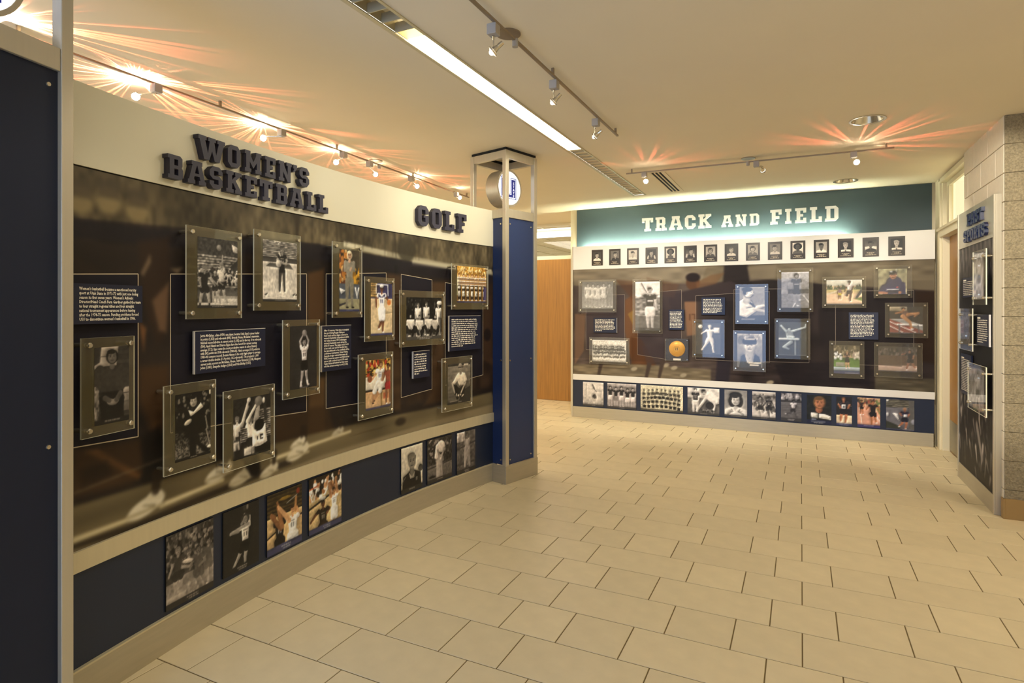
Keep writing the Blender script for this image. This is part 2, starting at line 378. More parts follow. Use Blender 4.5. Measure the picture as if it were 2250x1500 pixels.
def photo(c, amt=1.0):
    """turn the flat painting into something photographic: modelling light, grain, softness"""
    def bl(b, n):
        for ax in (0, 1):
            p = np.concatenate([np.repeat(np.take(b, [0], ax), n, ax), b, np.repeat(np.take(b, [-1], ax), n, ax)], ax)
            cs = np.cumsum(np.concatenate([np.zeros_like(np.take(p, [0], ax)), p], ax), ax); m = b.shape[ax]
            b = (np.take(cs, range(2*n+1, 2*n+1+m), ax)-np.take(cs, range(0, m), ax))/(2*n+1)
        return b
    g = c.a.mean(2); e = np.zeros_like(g)
    for f, k in ((.045, .55), (.018, .45), (.09, .35)):
        d = max(1, int(c.h*f*.6)); b = bl(g, max(1, int(c.h*f*.6))); e += k*(np.roll(np.roll(b, -d, 0), -d, 1)-np.roll(np.roll(b, d, 0), d, 1))
    rs = np.random.RandomState(c.h*7+c.w); n = np.zeros_like(g)
    for cell, k in ((.035, .10), (.014, .09), (.006, .07)):
        q = max(1, int(c.h*cell)); t = rs.rand(c.h//q+2, c.w//q+2)*2-1; t = np.repeat(np.repeat(t, q, 0), q, 1)[:c.h, :c.w]; n += k*bl(t, max(1, q//2))
    lim = int(c.h*.93); w = np.ones((c.h, 1)); w[lim:] = .25
    a = c.a*(1+amt*w*(np.clip(e, -.4, .4)*.6+n*.95))[..., None]
    a = np.clip((a-.42)*1.12+.42, 0, 1)
    gr = a.mean(2, keepdims=True); a = (gr+(a-gr)*.78)*.96
    c.a = a*.8+bl(a, 1)*.2 if c.h > 70 else a
    return c
def print_mesh(name, cv, pos, mt, parent=None):
    """grid mesh with one colour per vertex; pos(i_array 0..1, j_array 0..1) -> xyz"""
    a = cv.a if isinstance(cv, Cv) else cv; h, w = a.shape[:2]
    jj, ii = np.meshgrid((np.arange(w)/(w-1)), (np.arange(h)/(h-1)))
    xyz = pos(jj.ravel(), ii.ravel()).astype(np.float32)
    me = bpy.data.meshes.new(name); me.vertices.add(h*w); me.vertices.foreach_set('co', xyz.ravel())
    idx = np.arange(h*w).reshape(h, w); q = np.stack([idx[1:, :-1], idx[1:, 1:], idx[:-1, 1:], idx[:-1, :-1]], -1).reshape(-1, 4)
    n = len(q); me.loops.add(n*4); me.loops.foreach_set('vertex_index', q.ravel().astype(np.int32))
    me.polygons.add(n); me.polygons.foreach_set('loop_start', np.arange(0, n*4, 4, dtype=np.int32))
    me.update(calc_edges=True)
    ca = me.color_attributes.new('Col', 'FLOAT_COLOR', 'POINT')
    c4 = np.ones((h*w, 4), np.float32); c4[:, :3] = tolin(a).reshape(-1, 3); ca.data.foreach_set('color', c4.ravel())
    me.materials.append(mt); return link(name, me, parent)
def flat_print(name, cv, x0, z0, x1, z1, y, parent, mt=None):
    return print_mesh(name, cv, lambda u, v: np.stack([x0+(x1-x0)*u, np.full_like(u, y), z1-(z1-z0)*v], 1), mt or M['print'], parent)

# ============================================================ THE SETTING
# floor: grout bed plus tiles, each tile a part (two shapes share their meshes)
fb = MB(); fb.box(-9, -3, -.06, 5, 18, -.0025)
floor = struct(fb.build('floor', M['grout']))
TU, TX, TY = .30583, .00689, 2.93791
def tile_mesh(name, n):
    b = MB(); g = .0028; c = .0015; x0, x1, y0, y1 = g, n*TU-g, g, TU-g; zt = 0
    p = [(x0, y0), (x1, y0), (x1, y1), (x0, y1)]; q = [(x0+c, y0+c), (x1-c, y0+c), (x1-c, y1-c), (x0+c, y1-c)]
    b.poly([(x, y, zt) for x, y in q])
    for k in range(4):
        k2 = (k+1) % 4
        b.quad((*p[k], zt-c), (*p[k2], zt-c), (*q[k2], zt), (*q[k], zt)); b.quad((*p[k], -.004), (*p[k2], -.004), (*p[k2], zt-c), (*p[k], zt-c))
    return b.mesh(name, M['tile'])
tm = {1: tile_mesh('tile', 1), 2: tile_mesh('tile_long', 2)}
# random per tile tint
nt = M['tile'].node_tree; bs = nt.nodes['Principled BSDF']; old = bs.inputs['Base Color'].links[0].from_socket
oi = nt.nodes.new('ShaderNodeObjectInfo'); geo_n = nt.nodes.new('ShaderNodeNewGeometry'); ad = nt.nodes.new('ShaderNodeMath'); ad.operation = 'ADD'
nt.links.new(oi.outputs['Random'], ad.inputs[0]); nt.links.new(geo_n.outputs['Random Per Island'], ad.inputs[1])
fr = nt.nodes.new('ShaderNodeMath'); fr.operation = 'FRACT'; nt.links.new(ad.outputs[0], fr.inputs[0])
mr = nt.nodes.new('ShaderNodeMapRange'); mr.inputs[3].default_value = .95; mr.inputs[4].default_value = 1.05; nt.links.new(fr.outputs[0], mr.inputs[0])
sm = nt.nodes.new('ShaderNodeVectorMath'); sm.operation = 'SCALE'; nt.links.new(old, sm.inputs[0]); nt.links.new(mr.outputs[0], sm.inputs['Scale']); nt.links.new(sm.outputs[0], bs.inputs['Base Color'])
tiles = []
ct, st = math.cos(.4546), math.sin(.4546)
def on_floor_seen(u, v):
    if u > 1.42 and v > 5.66: return u < 1.55 and 6.9 < v < 8.3
    if v > 8.3: return u < -3.0 and v < 9.7
    dx, dy = CX-u, v-CY
    if math.hypot(dx, dy) > RM+.35 and v < 5.0: return False
    return True
for r in range(-20, 24):
    o = 0 if r % 2 == 0 else None
    segs = ((0, 2), (2, 1), (3, 1)) if r % 2 == 0 else ((1.5175, 2), (-.4825, 1), (.5175, 1))
    for k in range(-8, 5):
        for s0, n in segs:
            u = TX+(4*k+s0)*TU; v = TY+r*TU; uc, vc = u+n*TU/2, v+TU/2
            X, Y = uc*ct+vc*st, -uc*st+vc*ct
            if not (-6 < uc < 4.2 and -2.5 < vc < 9.9): continue
            seen = Y > 1.6 and abs(X)/Y < .96 and on_floor_seen(uc, vc)
            tiles.append((Y if seen else 1e3+Y, u, v, n))
tiles.sort()
rest = MB()
for k, (Y, u, v, n) in enumerate(tiles):
    if k < 300 and Y < 1e3:
        t = link('tile', tm[n], floor); t.location = (u, v, 0)
    else:
        g = .0028; rest.quad((u+g, v+g, -.0003), (u+n*TU-g, v+g, -.0003), (u+n*TU-g, v+TU-g, -.0003), (u+g, v+TU-g, -.0003))
rt = rest.build('far_tiles', M['tile'], floor); rt['kind'] = 'stuff'

# ceiling with openings for the light slot and the two downlights
SU0, SU1, SV0, SV1 = -1.945, -1.811, -3, 7.62
DL = [(.468, 5.358), (.465, 7.812)]
cu = bpy.data.curves.new('ceiling', 'CURVE'); cu.dimensions = '2D'; cu.fill_mode = 'BOTH'
def spl(pts):
    s = cu.splines.new('POLY'); s.points.add(len(pts)-1); s.use_cyclic_u = True
    for p, (x, y) in zip(s.points, pts): p.co = (x, y, 0, 1)
spl([(-9, -3.2), (4.5, -3.2), (4.5, 18), (-9, 18)]); spl([(SU0, SV0), (SU1, SV0), (SU1, SV1), (SU0, SV1)])
for x, y in DL: spl([(x+.115*math.cos(2*PI*k/28), y+.115*math.sin(2*PI*k/28)) for k in range(28)])
tmp = bpy.data.objects.new('tmp', cu); C.objects.link(tmp)
me = bpy.data.meshes.new_from_object(tmp); bpy.data.objects.remove(tmp)
me.materials.clear(); me.materials.append(M['ceil']); me.name = 'ceiling'
ceiling = struct(link('ceiling', me)); ceiling.location.z = Z_CEIL

# the curved exhibit wall on the left
wall_left = struct(empty('wall_left', (0, 0, 0)))
arc_band('wall_core', 0, Z_TOP-.01, RM+.02, RM+.14, M['cream'], wall_left)
arc_band('header_panel', Z_HEAD+.006, Z_TOP, RM-.004, RM+.018, M['cream'], wall_left)
arc_band('reveal_strip', Z_HEAD-.004, Z_HEAD+.006, RM+.006, RM+.018, M['black'], wall_left)
arc_band('ledge_band', Z_NAVY, Z_LEDGE, RM-.014, RM+.018, M['ledge'], wall_left)
arc_band('lower_panel', Z_BASE-.01, Z_NAVY, RM, RM+.018, M['navy'], wall_left)
arc_band('baseboard', 0, Z_BASE, RM-.014, RM+.018, M['base'], wall_left)
arc_band('baseboard_cap', Z_BASE, Z_BASE+.008, RM-.017, RM+.018, M['ledge'], wall_left)

# the exhibit wall at the back
BU0, BU1, VB, VH = -3.031, 1.383, 8.25, 8.38
wall_back = struct(empty('wall_back', (0, 0, 0)))
b = MB(); b.box(BU0-.085, VH+.012, 0, 1.50, VH+.30, Z_CEIL); b.build('plaster_wall', M['plaster'], wall_back)
b = MB(); b.box(BU0+.016, VH, 2.2, BU1-.001, VH+.012, Z_CEIL-.004); b.build('teal_header', M['teal'], wall_back)
b = MB(); b.box(BU0, VB+.004, 0, BU1, VB+.03, Z_HEAD); b.box(BU0, VB+.004, 0, BU0+.02, VH+.01, 2.4); b.box(BU1-.02, VB+.004, 0, BU1, VH+.01, 2.4); b.build('exhibit_carcass', M['alu'], wall_back)
b = MB(); b.box(BU0+.004, VB-.008, Z_HEAD, BU1+.006, VB+.02, Z_TOP); bevel(b.build('upper_band', M['stripe'], wall_back))
b = MB(); b.box(BU0+.006, VB-.012, Z_NAVY, BU1+.004, VB+.004, Z_LEDGE); bevel(b.build('ledge_band', M['stripe'], wall_back))
b = MB(); b.box(BU0+.006, VB, Z_BASE, BU1, VB+.004, Z_NAVY); b.build('lower_panel', M['navy'], wall_back)
b = MB(); b.box(BU0+.006, VB-.012, 0, BU1-.008, VB+.004, Z_BASE); bevel(b.build('baseboard', M['base'], wall_back))
b = MB(); b.box(BU0-.012, VB-.014, 0, BU0+.006, VB+.03, Z_TOP); b.build('end_strip', M['alu'], wall_back)
b = MB(); b.cyl((BU0+.12, VB+.05, Z_TOP-.05), (.52, VB+.05, Z_TOP-.05), .016); b.build('cove_tube', M['trough'], wall_back)

# right-hand block wall and pier, block by block
wall_right = struct(empty('wall_right', (0, 0, 0)))
b = MB(); b.box(1.402, 5.72, 0, 1.60, 6.92, Z_CEIL); b.build('mortar_bed', M['mortar'], wall_right)
BH = .2193
for r in range(14):
    v = 5.700-(0.0 if r % 2 else .215)
    while v < 6.92:
        v0, v1 = max(v, 5.700), min(v+.43, 6.92)
        if v1-v0 > .02:
            bb = MB(); bb.box(1.392, v0+.003, r*BH+.003, 1.41, v1-.003, (r+1)*BH-.003 if r < 13 else Z_CEIL); bevel(bb.build('block', M['block'], wall_right), .002, 1)
        v += .43
pier = struct(empty('wall_front', (0, 0, 0)))
b = MB(); b.box(1.412, 5.712, 0, 3.4, 6.3, Z_CEIL); b.build('mortar_bed', M['mortar'], pier)
for r in range(14):
    u = 1.396-(.0 if r % 2 else .215)
    while u < 3.4:
        u0, u1 = max(u, 1.396), min(u+.43, 3.4)
        if u1-u0 > .02:
            bb = MB(); bb.box(u0+.001, 5.690, r*BH+.001, u1-.001, 5.72, (r+1)*BH-.001 if r < 13 else Z_CEIL); bevel(bb.build('block', M['rough'], pier), .003, 1)
        u += .43
b = MB(); b.box(1.388, 5.676, 0, 3.4, 5.690, .153); b.cyl((1.393, 5.683, 0), (1.393, 5.683, .153), .0095); b.box(1.384, 5.682, 0, 1.392, 5.735, .153)
struct(b.build('baseboard_right', M['cove']))

# door opening in the right wall: frame, oak door with kick plate, transom
wr2 = struct(empty('wall_far', (0, 0, 0)))
b = MB(); b.box(1.535, 6.92, 0, 1.62, 8.2, Z_CEIL); b.build('backing_wall', M['plaster'], wr2)
b = MB(); b.box(1.412, 8.185, 0, 1.62, 8.36, Z_CEIL); b.build('return_wall', M['plaster'], wr2)
door_right = struct(empty('door_2', (1.5, 7.55, 0)))
def rel(o, p): o.location = Vector(o.location)-Vector(p); return o
b = MB(); b.box(1.41, 8.125, 0, 1.535, 8.185, Z_CEIL-.03); b.box(1.43, 8.085, 0, 1.535, 8.125, Z_CEIL-.06)
b.box(1.41, 6.92, 2.40, 1.535, 8.125, 2.475); b.box(1.41, 6.92, Z_CEIL-.06, 1.535, 8.125, Z_CEIL-.01); b.box(1.41, 6.92, 0, 1.535, 6.98, Z_CEIL-.03); b.box(1.39, 6.93, 2.47, 1.41, 8.19, 2.50)
rel(bevel(b.build('door_frame', M['frame'], door_right), .004), door_right.location)
b = MB(); b.box(1.497, 6.985, .012, 1.53, 8.083, 2.398); rel(b.build('door_leaf', M['oak'], door_right), door_right.location)
b = MB(); b.box(1.493, 7.0, .02, 1.497, 8.07, .36); rel(b.build('kick_plate', M['steel'], door_right), door_right.location)
win2 = struct(empty('window_2', (1.49, 7.55, 2.475)))
b = MB(); b.box(1.47, 6.98, 2.475, 1.50, 8.085, 2.51); b.box(1.47, 6.98, 2.96, 1.50, 8.085, Z_CEIL-.06); b.box(1.47, 7.98, 2.51, 1.50, 8.085, 2.96); rel(bevel(b.build('window_frame', M['frame'], win2), .003), win2.location)
b = MB(); b.box(1.484, 6.98, 2.51, 1.488, 7.98, 2.96); rel(b.build('pane', M['glass'], win2), win2.location)
b = MB(); b.box(1.53, 6.98, 2.475, 1.5345, 8.085, 3.01); rel(b.build('blind', emis('lit_blind', 'f0e4b4', .95), win2), win2.location)

# corridor end wall: oak door under a transom, with the next room beyond
wc = struct(empty('wall_corridor', (0, 0, 0)))
b = MB(); b.box(-8.5, 9.56, 2.448, -2.6, 9.62, 2.512); b.box(-8.5, 9.56, 3.03, -2.6, 9.62, Z_CEIL); b.box(-8.5, 9.56, 0, -4.6, 9.62, 2.45); b.box(-3.40, 9.56, 0, -2.6, 9.62, Z_CEIL); b.build('wall_frame', M['frame'], wc)
b = MB(); b.box(BU0-.085, VH+.3, 0, BU0-.02, 9.62, Z_CEIL); b.build('side_wall', M['plaster'], wc)
b = MB(); b.box(-4.6, 9.55, .004, -3.40, 9.60, 2.448); d1 = struct(b.build('door_1', M['oak']))
w1 = struct(empty('window_1', (-4.5, 9.59, 2.512)))
b = MB(); b.box(-8.4, 9.588, 2.512, -3.40, 9.592, 3.03); rel(b.build('pane', M['glass'], w1), w1.location)
b = MB(); b.box(-9, 16.9, 0, 4, 17, Z_CEIL); struct(b.build('wall_beyond', mat('pale_green_wall', 'e0ead4', .8, emit='dde8cc', es=.0)))
tg = MB()
for k in range(12): tg.box(-9, 10+k*.6, Z_CEIL-.012, -1, 10.03+k*.6, Z_CEIL-.001)
for k in range(12): tg.box(-8.6+k*.62, 9.7, Z_CEIL-.012, -8.57+k*.62, 16.9, Z_CEIL-.001)
struct(tg.build('trim_1', M['frame']))
fl = empty('linear_light', (-5, 10.32, Z_CEIL)); tag(fl, 'bright white linear light seen through the transom above the corridor door', 'light')
b = MB(); b.box(-2.5, -.09, -.05, 2.2, .09, 0); b.build('housing', M['frame'], fl)
b = MB(); b.box(-2.5, -.12, -.125, 2.2, .09, -.05); b.build('diffuser', M['farlight'], fl)

# daylight entrance behind the camera (its sky-lit glass is what the acrylic mirrors)
wb = struct(empty('window_3', (-1.9, -2.4, 0)))
b = MB(); b.box(-1.18, -.02, .02, 1.17, .02, 2.45); b.build('pane', M['daylight'], wb)
b = MB(); b.box(1.24, -.02, .02, 1.95, .02, 2.45); b.build('side_pane', M['daylight_dim'], wb)
b = MB(); b.box(-1.26, -.05, 0, -1.18, .05, 2.53); b.box(1.17, -.05, 0, 1.24, .05, 2.53); b.box(1.95, -.05, 0, 2.02, .05, 2.53); b.box(-1.18, -.05, 2.45, 1.95, .05, 2.53); b.build('window_frame', M['alu'], wb)

# the hall around and behind the camera
wr = struct(empty('wall_rear', (0, 0, 0)))
b = MB(); b.box(-.0, -2.46, 0, 3.5, -2.36, Z_CEIL); b.box(-4.6, -2.46, 0, -3.16, -2.36, Z_CEIL); b.box(-3.16, -2.46, 2.53, 0, -2.36, Z_CEIL); b.box(3.4, -2.36, 0, 3.5, 5.71, Z_CEIL); b.build('plaster_wall', M['plaster'], wr)

# ============================================================ PILLARS with lit round signs
def pillar(loc, rz, label, pm):
    """local x runs along the wall, -y faces the room; origin at the floor under the near corner"""
    t = empty('display_pillar', loc, rz); tag(t, label, 'pillar')
    S = .456; P = .044
    def bx(name, m, *a, bw=.003): 
        q = MB()
        for k in a: q.box(*k)
        return bevel(q.build(name, M[m], t), bw)
    for x in (0, S-P):
        for y in (0, S-P): bx('post', 'alu', (x, y, 0, x+P, y+P, 3.045))
    for z0, z1 in ((2.43, 2.51), (2.975, 3.045)):
        for a in ((P, .004, z0, S-P, P-.004, z1), (P, S-P+.004, z0, S-P, S-.004, z1), (.004, P, z0, P-.004, S-P, z1), (S-P+.004, P, z0, S-.004, S-P, z1)): bx('beam', 'alu', a)
    bx('deck', 'alu', (P-.01, P-.01, 2.47, S-P+.01, S-P+.01, 2.485))
    bx('base', 'base', (-.005, -.005, 0, S+.005, .006, .165), (-.005, .006, 0, .006, S+.005, .165), (S-.006, .006, 0, S+.005, S+.005, .165))
    bx('ceiling_pad', 'black', (.01, .01, 3.045, S-.01, .04, 3.07), (.01, S-.04, 3.045, S-.01, S-.01, 3.07), (.01, .04, 3.045, .04, S-.04, 3.07), (S-.04, .04, 3.045, S-.01, S-.04, 3.07), bw=.001)
    for k, (x0, y0, x1, y1) in enumerate(((P, .018, S-P, .028), (.018, P, .028, S-P), (S-.028, P, S-.018, S-P))):
        q = MB(); q.box(x0, y0, .165, x1, y1, 2.43); p = q.build('panel', M[pm], t)
        for f in (.09, .91):
            for z in (.21, 1.12, 2.375):
                cx, cy = x0+(x1-x0)*f, y0+(y1-y0)*f; q = MB()
                if k == 0: q.cyl((cx, y0+.001, z), (cx, y0-.004, z), .0085, .007)
                elif k == 1: q.cyl((x0+.001, cy, z), (x0-.004, cy, z), .0085, .007)
                else: q.cyl((x1-.001, cy, z), (x1+.004, cy, z), .0085, .007)
                q.build('screw', M['chrome'], p)
    # drum sign hanging in the open top
    cx, cy, cz = S/2, S/2, 2.745
    q = MB(); q.ring((cx, cy-.075, cz), (0, 1, 0), .158, .176, .15, 40); q.cyl((cx, cy+.06, cz), (cx, cy+.07, cz), .158, n=40)
    q.cyl((cx, cy, cz+.172), (cx, cy, 2.985), .012); d = q.build('sign_drum', M['alu'], t, True)
    q = MB(); q.cyl((cx, cy-.071, cz), (cx, cy-.062, cz), .1585, n=40); q.build('sign_face', M['signface'], d)
    q = MB(); y0, y1 = cy-.0755, cy-.071
    def bar(a): q.box(cx+a[0], y0, cz+a[1], cx+a[2], y1, cz+a[3])
    for a in ((-.108, -.06, -.058, .085), (.03, -.085, .082, .085), (-.108, -.085, .03, -.06)): bar(a)
    for a in ((-.122, -.1, -.117, .1), (.091, -.1, .096, .1), (-.122, -.1, .096, -.095), (-.122, .095, -.046, .1), (.018, .095, .096, .1), (-.05, -.05, -.046, .1), (.018, -.05, .022, .1), (-.05, -.05, .022, -.046)): bar(a)
    q.build('emblem', M['signink'], d)
    txt(d, 'STATE', cx+.056, cz+.066, .033, y0-.001, M['signface'], vertical=True)
    return t
def txt(parent, s, x, z, size, y, m, vertical=False, align='LEFT', name='lettering', spacing=1.0, bold=0.0):
    """text as real letter outlines, lying in the local xz plane facing -y"""
    cu = bpy.data.curves.new(name, 'FONT'); cu.body = '\n'.join(s) if vertical else s; cu.size = size; cu.align_x = 'CENTER' if vertical else align
    cu.space_line = .92 if vertical else spacing; cu.resolution_u = 1; cu.offset = bold
    o = bpy.data.objects.new(name, cu); C.objects.link(o); me = bpy.data.meshes.new_from_object(o); bpy.data.objects.remove(o); bpy.data.curves.remove(cu)
    me.transform(Matrix.Translation((x, y, z)) @ Matrix.Rotation(PI/2, 4, 'X'))
    if vertical: me.transform(Matrix.Translation((0, 0, -size*.8)))
    me.materials.clear(); me.materials.append(m); me.name = name
    return link(name, me, parent)
# local frame: near corner of the far pillar, facing the room
pd = math.atan2(.441, .117)
pillar((-2.404+.0, 4.792, 0), pd, 'tall navy pillar with lit round sign at the far end of the curved wall', 'navy_lit')
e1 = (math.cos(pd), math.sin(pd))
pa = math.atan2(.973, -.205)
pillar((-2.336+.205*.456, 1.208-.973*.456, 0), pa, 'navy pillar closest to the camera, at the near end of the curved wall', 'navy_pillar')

# ============================================================ the printed photographs, each painted on its own little canvas
def cv(asp, h, bg=.2): return Cv(asp, h, bg)
def ph_jump_shot(asp, h):
    c = cv(asp, h, .22); c.G(.22, .3); c.bleach(.25, .72, 12, .3, .55, .5, 4); c.R(0, 0, 1, .22, .24); c.N(.3, .03, seed=9)
    c.P([(.62, .5), (1, .28), (1, .42), (.7, .62)], .2); c.crowd(0, .42, 1, .6, 40, (.15, .3, .7, .8), .014); c.crowd(.6, .48, 1, .62, 30, (.1, .8, .7), .015)
    c.R(.5, .74, 1, .82, .33); c.R(.4, .82, 1, .87, .55); c.R(.4, .86, 1, 1, .78); c.R(0, .92, 1, 1, .78)
    c.P([(.84, .06), (1, .1), (1, .18), (.88, .17)], .75); 
    c.fig(.58, .34, .62, .8, .15, .6, .55, al=((-.12, .3), (-.2, .36)), ar=((.02, .02), (.03, -.16)), ll=((-.1, .74), (-.02, .96)), lr=((.08, .75), (.2, .95)), hs=0)
    c.ball(.52, .13, .042, .5); c.fig(.42, .44, .5, .2, .18, .6, .15, al=((-.1, .3), (.1, .46)), ar=((.16, .36), (.28, .44)), hs=1)
    c.fig(.17, .4, .6, .14, .14, .6, .45, al=((-.14, .32), (-.1, .5)), ar=((.17, .3), (.3, .46)), ll=((-.1, .74), (-.14, .98)), lr=((.12, .75), (.15, .98)), hs=1, wd=1.25, sock=.2)
    c.N(.1, .012, seed=2); c.cap(.045); return c.bw()
def ph_standing_ball(asp, h):
    c = cv(asp, h, .6); c.bleach(0, .34, 12, .25, .68, .4, 6); c.R(0, .27, 1, .36, .24); c.R(.0, .3, 1, .35, .25); c.G(.72, .85, .36, 1); c.N(.12, .05, 0, .36, 1, 1, 3, .4)
    c.P([(.2, .37), (.78, .37), (.88, .45), (.08, .43)], .32); c.L(.4, 0, .45, .05, .006, .006, .9); c.R(.33, .01, .5, .04, .85); c.R(.36, .018, .47, .034, .35)
    for x in (.05, .85, .93): c.P([(x, .88), (x+.1, .85), (x+.04, .9)], .15)
    c.L(.02, .95, .5, .9, .008, .006, .95); c.L(.5, .9, .98, .95, .006, .008, .95)
    c.fig(.55, .08, .78, .12, .1, .6, .3, al=((-.14, .3), (-.1, .37)), ar=((.14, .3), (.1, .37)), leg=.25, shoe=.85, hs=1, sl=None, num=.85); c.ball(.45, .37, .06, .72); c.L(.5, .35, .68, .37, .015, .018, .6)
    c.L(.46, .2, .5, .24, .012, .012, .9); c.cap(.045); return c.bw()
def ph_suit_coach(asp, h):
    c = cv(asp, h, '4a4030'); c.crowd(0, .02, .4, .5, 40, ('b06a20', '3a2c20', 'c9a060', '6a3a20'), .03); c.crowd(.6, .3, 1, .55, 30, ('d59a20', '9a6a10', '3a3020'), .025)
    c.R(0, .55, 1, .82, '4a505c'); c.P([(0, .62), (.3, .66), (.1, .72)], 'd8d8d8'); c.P([(.75, .6), (.88, .8), (1, .6), (.93, .6), (.87, .72), (.82, .6)], 'd8d8d8'); c.G('8a8464', 'a09a72', .8, 1); c.L(0, .9, .4, .85, .02, .01, '33333a')
    c.fig(.5, .02, .93, '8b8474', '7c7563', 'c99b78', 'd8c8a0', leg='7c7563', sl='8b8474', shoe='1a1714', al=((-.12, .34), (.02, .33)), ar=((.12, .33), (.04, .3)), hs=1, hem=.6, wd=1.15)
    c.cap(.04, '33355c'); return c
def ph_dribble(asp, h):
    c = cv(asp, h, 'c9ab7e'); c.G('4c4664', '3a3a66', 0, .3); c.bleach(0, .28, 6, '6a5634', 'b08a4a', .3); c.R(.3, 0, 1, .3, '35325c'); c.L(.25, .03, .75, .03, .008, .008, 'eeeeee'); c.L(.78, .03, .8, .24, .009, .009, 'eeeeee'); c.L(.25, .05, .25, .2, .008, .008, 'eeeeee')
    c.G('cdb084', 'dcc294', .3, 1); c.N(.05, .03, 0, .3, 1, 1, 2, 3); c.L(.6, .58, 1, .56, .003, .003, '8a7a5a')
    c.fig(.5, .03, .93, 'e8e6ea', 'f0eef0', '7a4a30', '2a1a12', al=((-.17, .3), (-.16, .45)), ar=((.16, .28), (.22, .36)), ll=((-.02, .78), (-.1, .9)), lr=((.04, .78), (.03, .97)), hem=.68, num='33386a', wd=1.1, shoe='f5f5f5')
    c.P([(.36, .2), (.5, .27), (.66, .2), (.66, .26), (.36, .27)], '2f3060'); c.E(.5, .055, .055, .035, 'eeeeee'); c.ball(.84, .37, .055, 'd0702a'); c.cap(.045, '3a3a66'); return c
def ph_golf_team(asp, h):
    c = cv(asp, h, .12); c.N(.6, .05, seed=4, add=0); c.crowd(0, 0, 1, .25, 60, (.1, .16, .3), .02); c.G(.3, .5, .84, 1)
    for x, y in ((.32, .12), (.55, .1), (.9, .12)): c.fig(x, y, .8, .88, .45, .65, .2, hs=0, leg=.5, al=((-.12, .32), (-.12, .46)), ar=((.12, .32), (.12, .46)), wd=1.15)
    for k, x in enumerate((.12, .36, .62, .8)):
        y = .44+.02*(k % 2); c.head(x, y, .045, .6, .2, 0); c.P([(x-.13, y+.3), (x-.1, y+.08), (x+.1, y+.08), (x+.13, y+.3)], .82 if k != 3 else .7); c.L(x-.1, y+.26, x-.02, y+.42, .05, .035, .2); c.L(x+.1, y+.26, x+.05, y+.44, .05, .035, .15); c.L(x-.1, y+.12, x+.02, y+.3, .022, .02, .7); c.E(x-.03, y+.46, .05, .025, .85)
    c.E(.93, .13, .1, .05, .85); c.R(.86, .3, .9, .6, .9); c.cap(.09, '4a4c74', .3, .7, 2); return c.bw(con=1.15)
def ph_golf_women(asp, h):
    c = cv(asp, h, 'b98428'); c.crowd(0, 0, 1, .3, 220, ('d49a2c', 'a8701c', 'e8c070', '8a5a18', 'f0dca0'), .018); c.R(0, .3, .08, .8, 'e8d8a0')
    for k in range(7):
        x = .08+.14*k
        for j in range(5): c.R(x-.065, .3+.05*j, x+.065, .325+.05*j, 'e0dcd8' if j % 2 == 0 else '7a6a78')
        c.head(x, .26, .045, 'd8b088', '7a4a1c', 1, False); c.R(x-.06, .53, x+.06, .92, '3a2a1a'); c.R(x-.05, .56, x+.03, .62, 'e8e0d0'); c.R(x-.04, .68, x+.03, .82, 'cfc8b8'); c.N(.3, .02, x-.06, .5, min(1, x+.06), .9, k+1); c.E(x, .925, .035, .015, 'e8e4e0')
    c.R(.9, .55, 1, .92, '4a4070'); c.cap(.06, '3a3550', .25, .8); return c
def ph_thirteen(asp, h):
    c = cv(asp, h, .17); c.R(0, .68, 1, .69, .2); c.N(.08, .1, seed=3)
    c.fig(.52, .2, .78, .92, .08, .62, .12, al=((-.12, .06), (-.03, -.07)), ar=((.12, .06), (.05, -.07)), ll=((-.06, .76), (-.1, .97)), lr=((.06, .76), (.1, .95)), hs=1, hem=.6, num=.25, sock=.9, wd=.95)
    c.ball(.53, .12, .052, .48); c.cap(.03, '2a2450'); return c.bw((1, .94, .92))
def ph_drive(asp, h):
    c = cv(asp, h, '6a4a20'); c.bleach(0, .34, 7, '5a3a14', 'a87a2c', .4, 8); c.crowd(0, 0, 1, .28, 40, ('c03a20', 'd8a83a', '3a2a14', 'e0c070'), .03)
    c.R(0, .34, 1, .6, 'd8cdb8'); c.R(0, .6, 1, .65, '3a2c20'); c.G('c99a66', 'd8ae7c', .65, 1); c.R(.7, .7, .9, .82, 'c8643a'); c.R(.6, .66, .66, 1, '9a7a44')
    c.fig(.9, .1, .85, '9a4a30', 'b02a2a', '8a5a3a', '2a1c14', al=((-.14, .3), (-.2, .42)), ar=((.1, .3), (.1, .45)), hs=0, wd=1.2)
    c.fig(.55, .05, .86, 'e6e0d4', 'e8e2d6', 'c08a5c', '5a3a1c', al=((-.16, .3), (-.24, .4)), ar=((.12, .3), (.08, .45)), ll=((-.2, .72), (-.24, .95)), lr=((.02, .68), (-.2, .9)), lean=.05, hs=1, hem=.68, num='6a70a0', wd=1.25, shoe='3a2c20'); c.ball(.17, .38, .07, '8a4a2a')
    c.cap(.05, '4a4660', .4, .58); return c
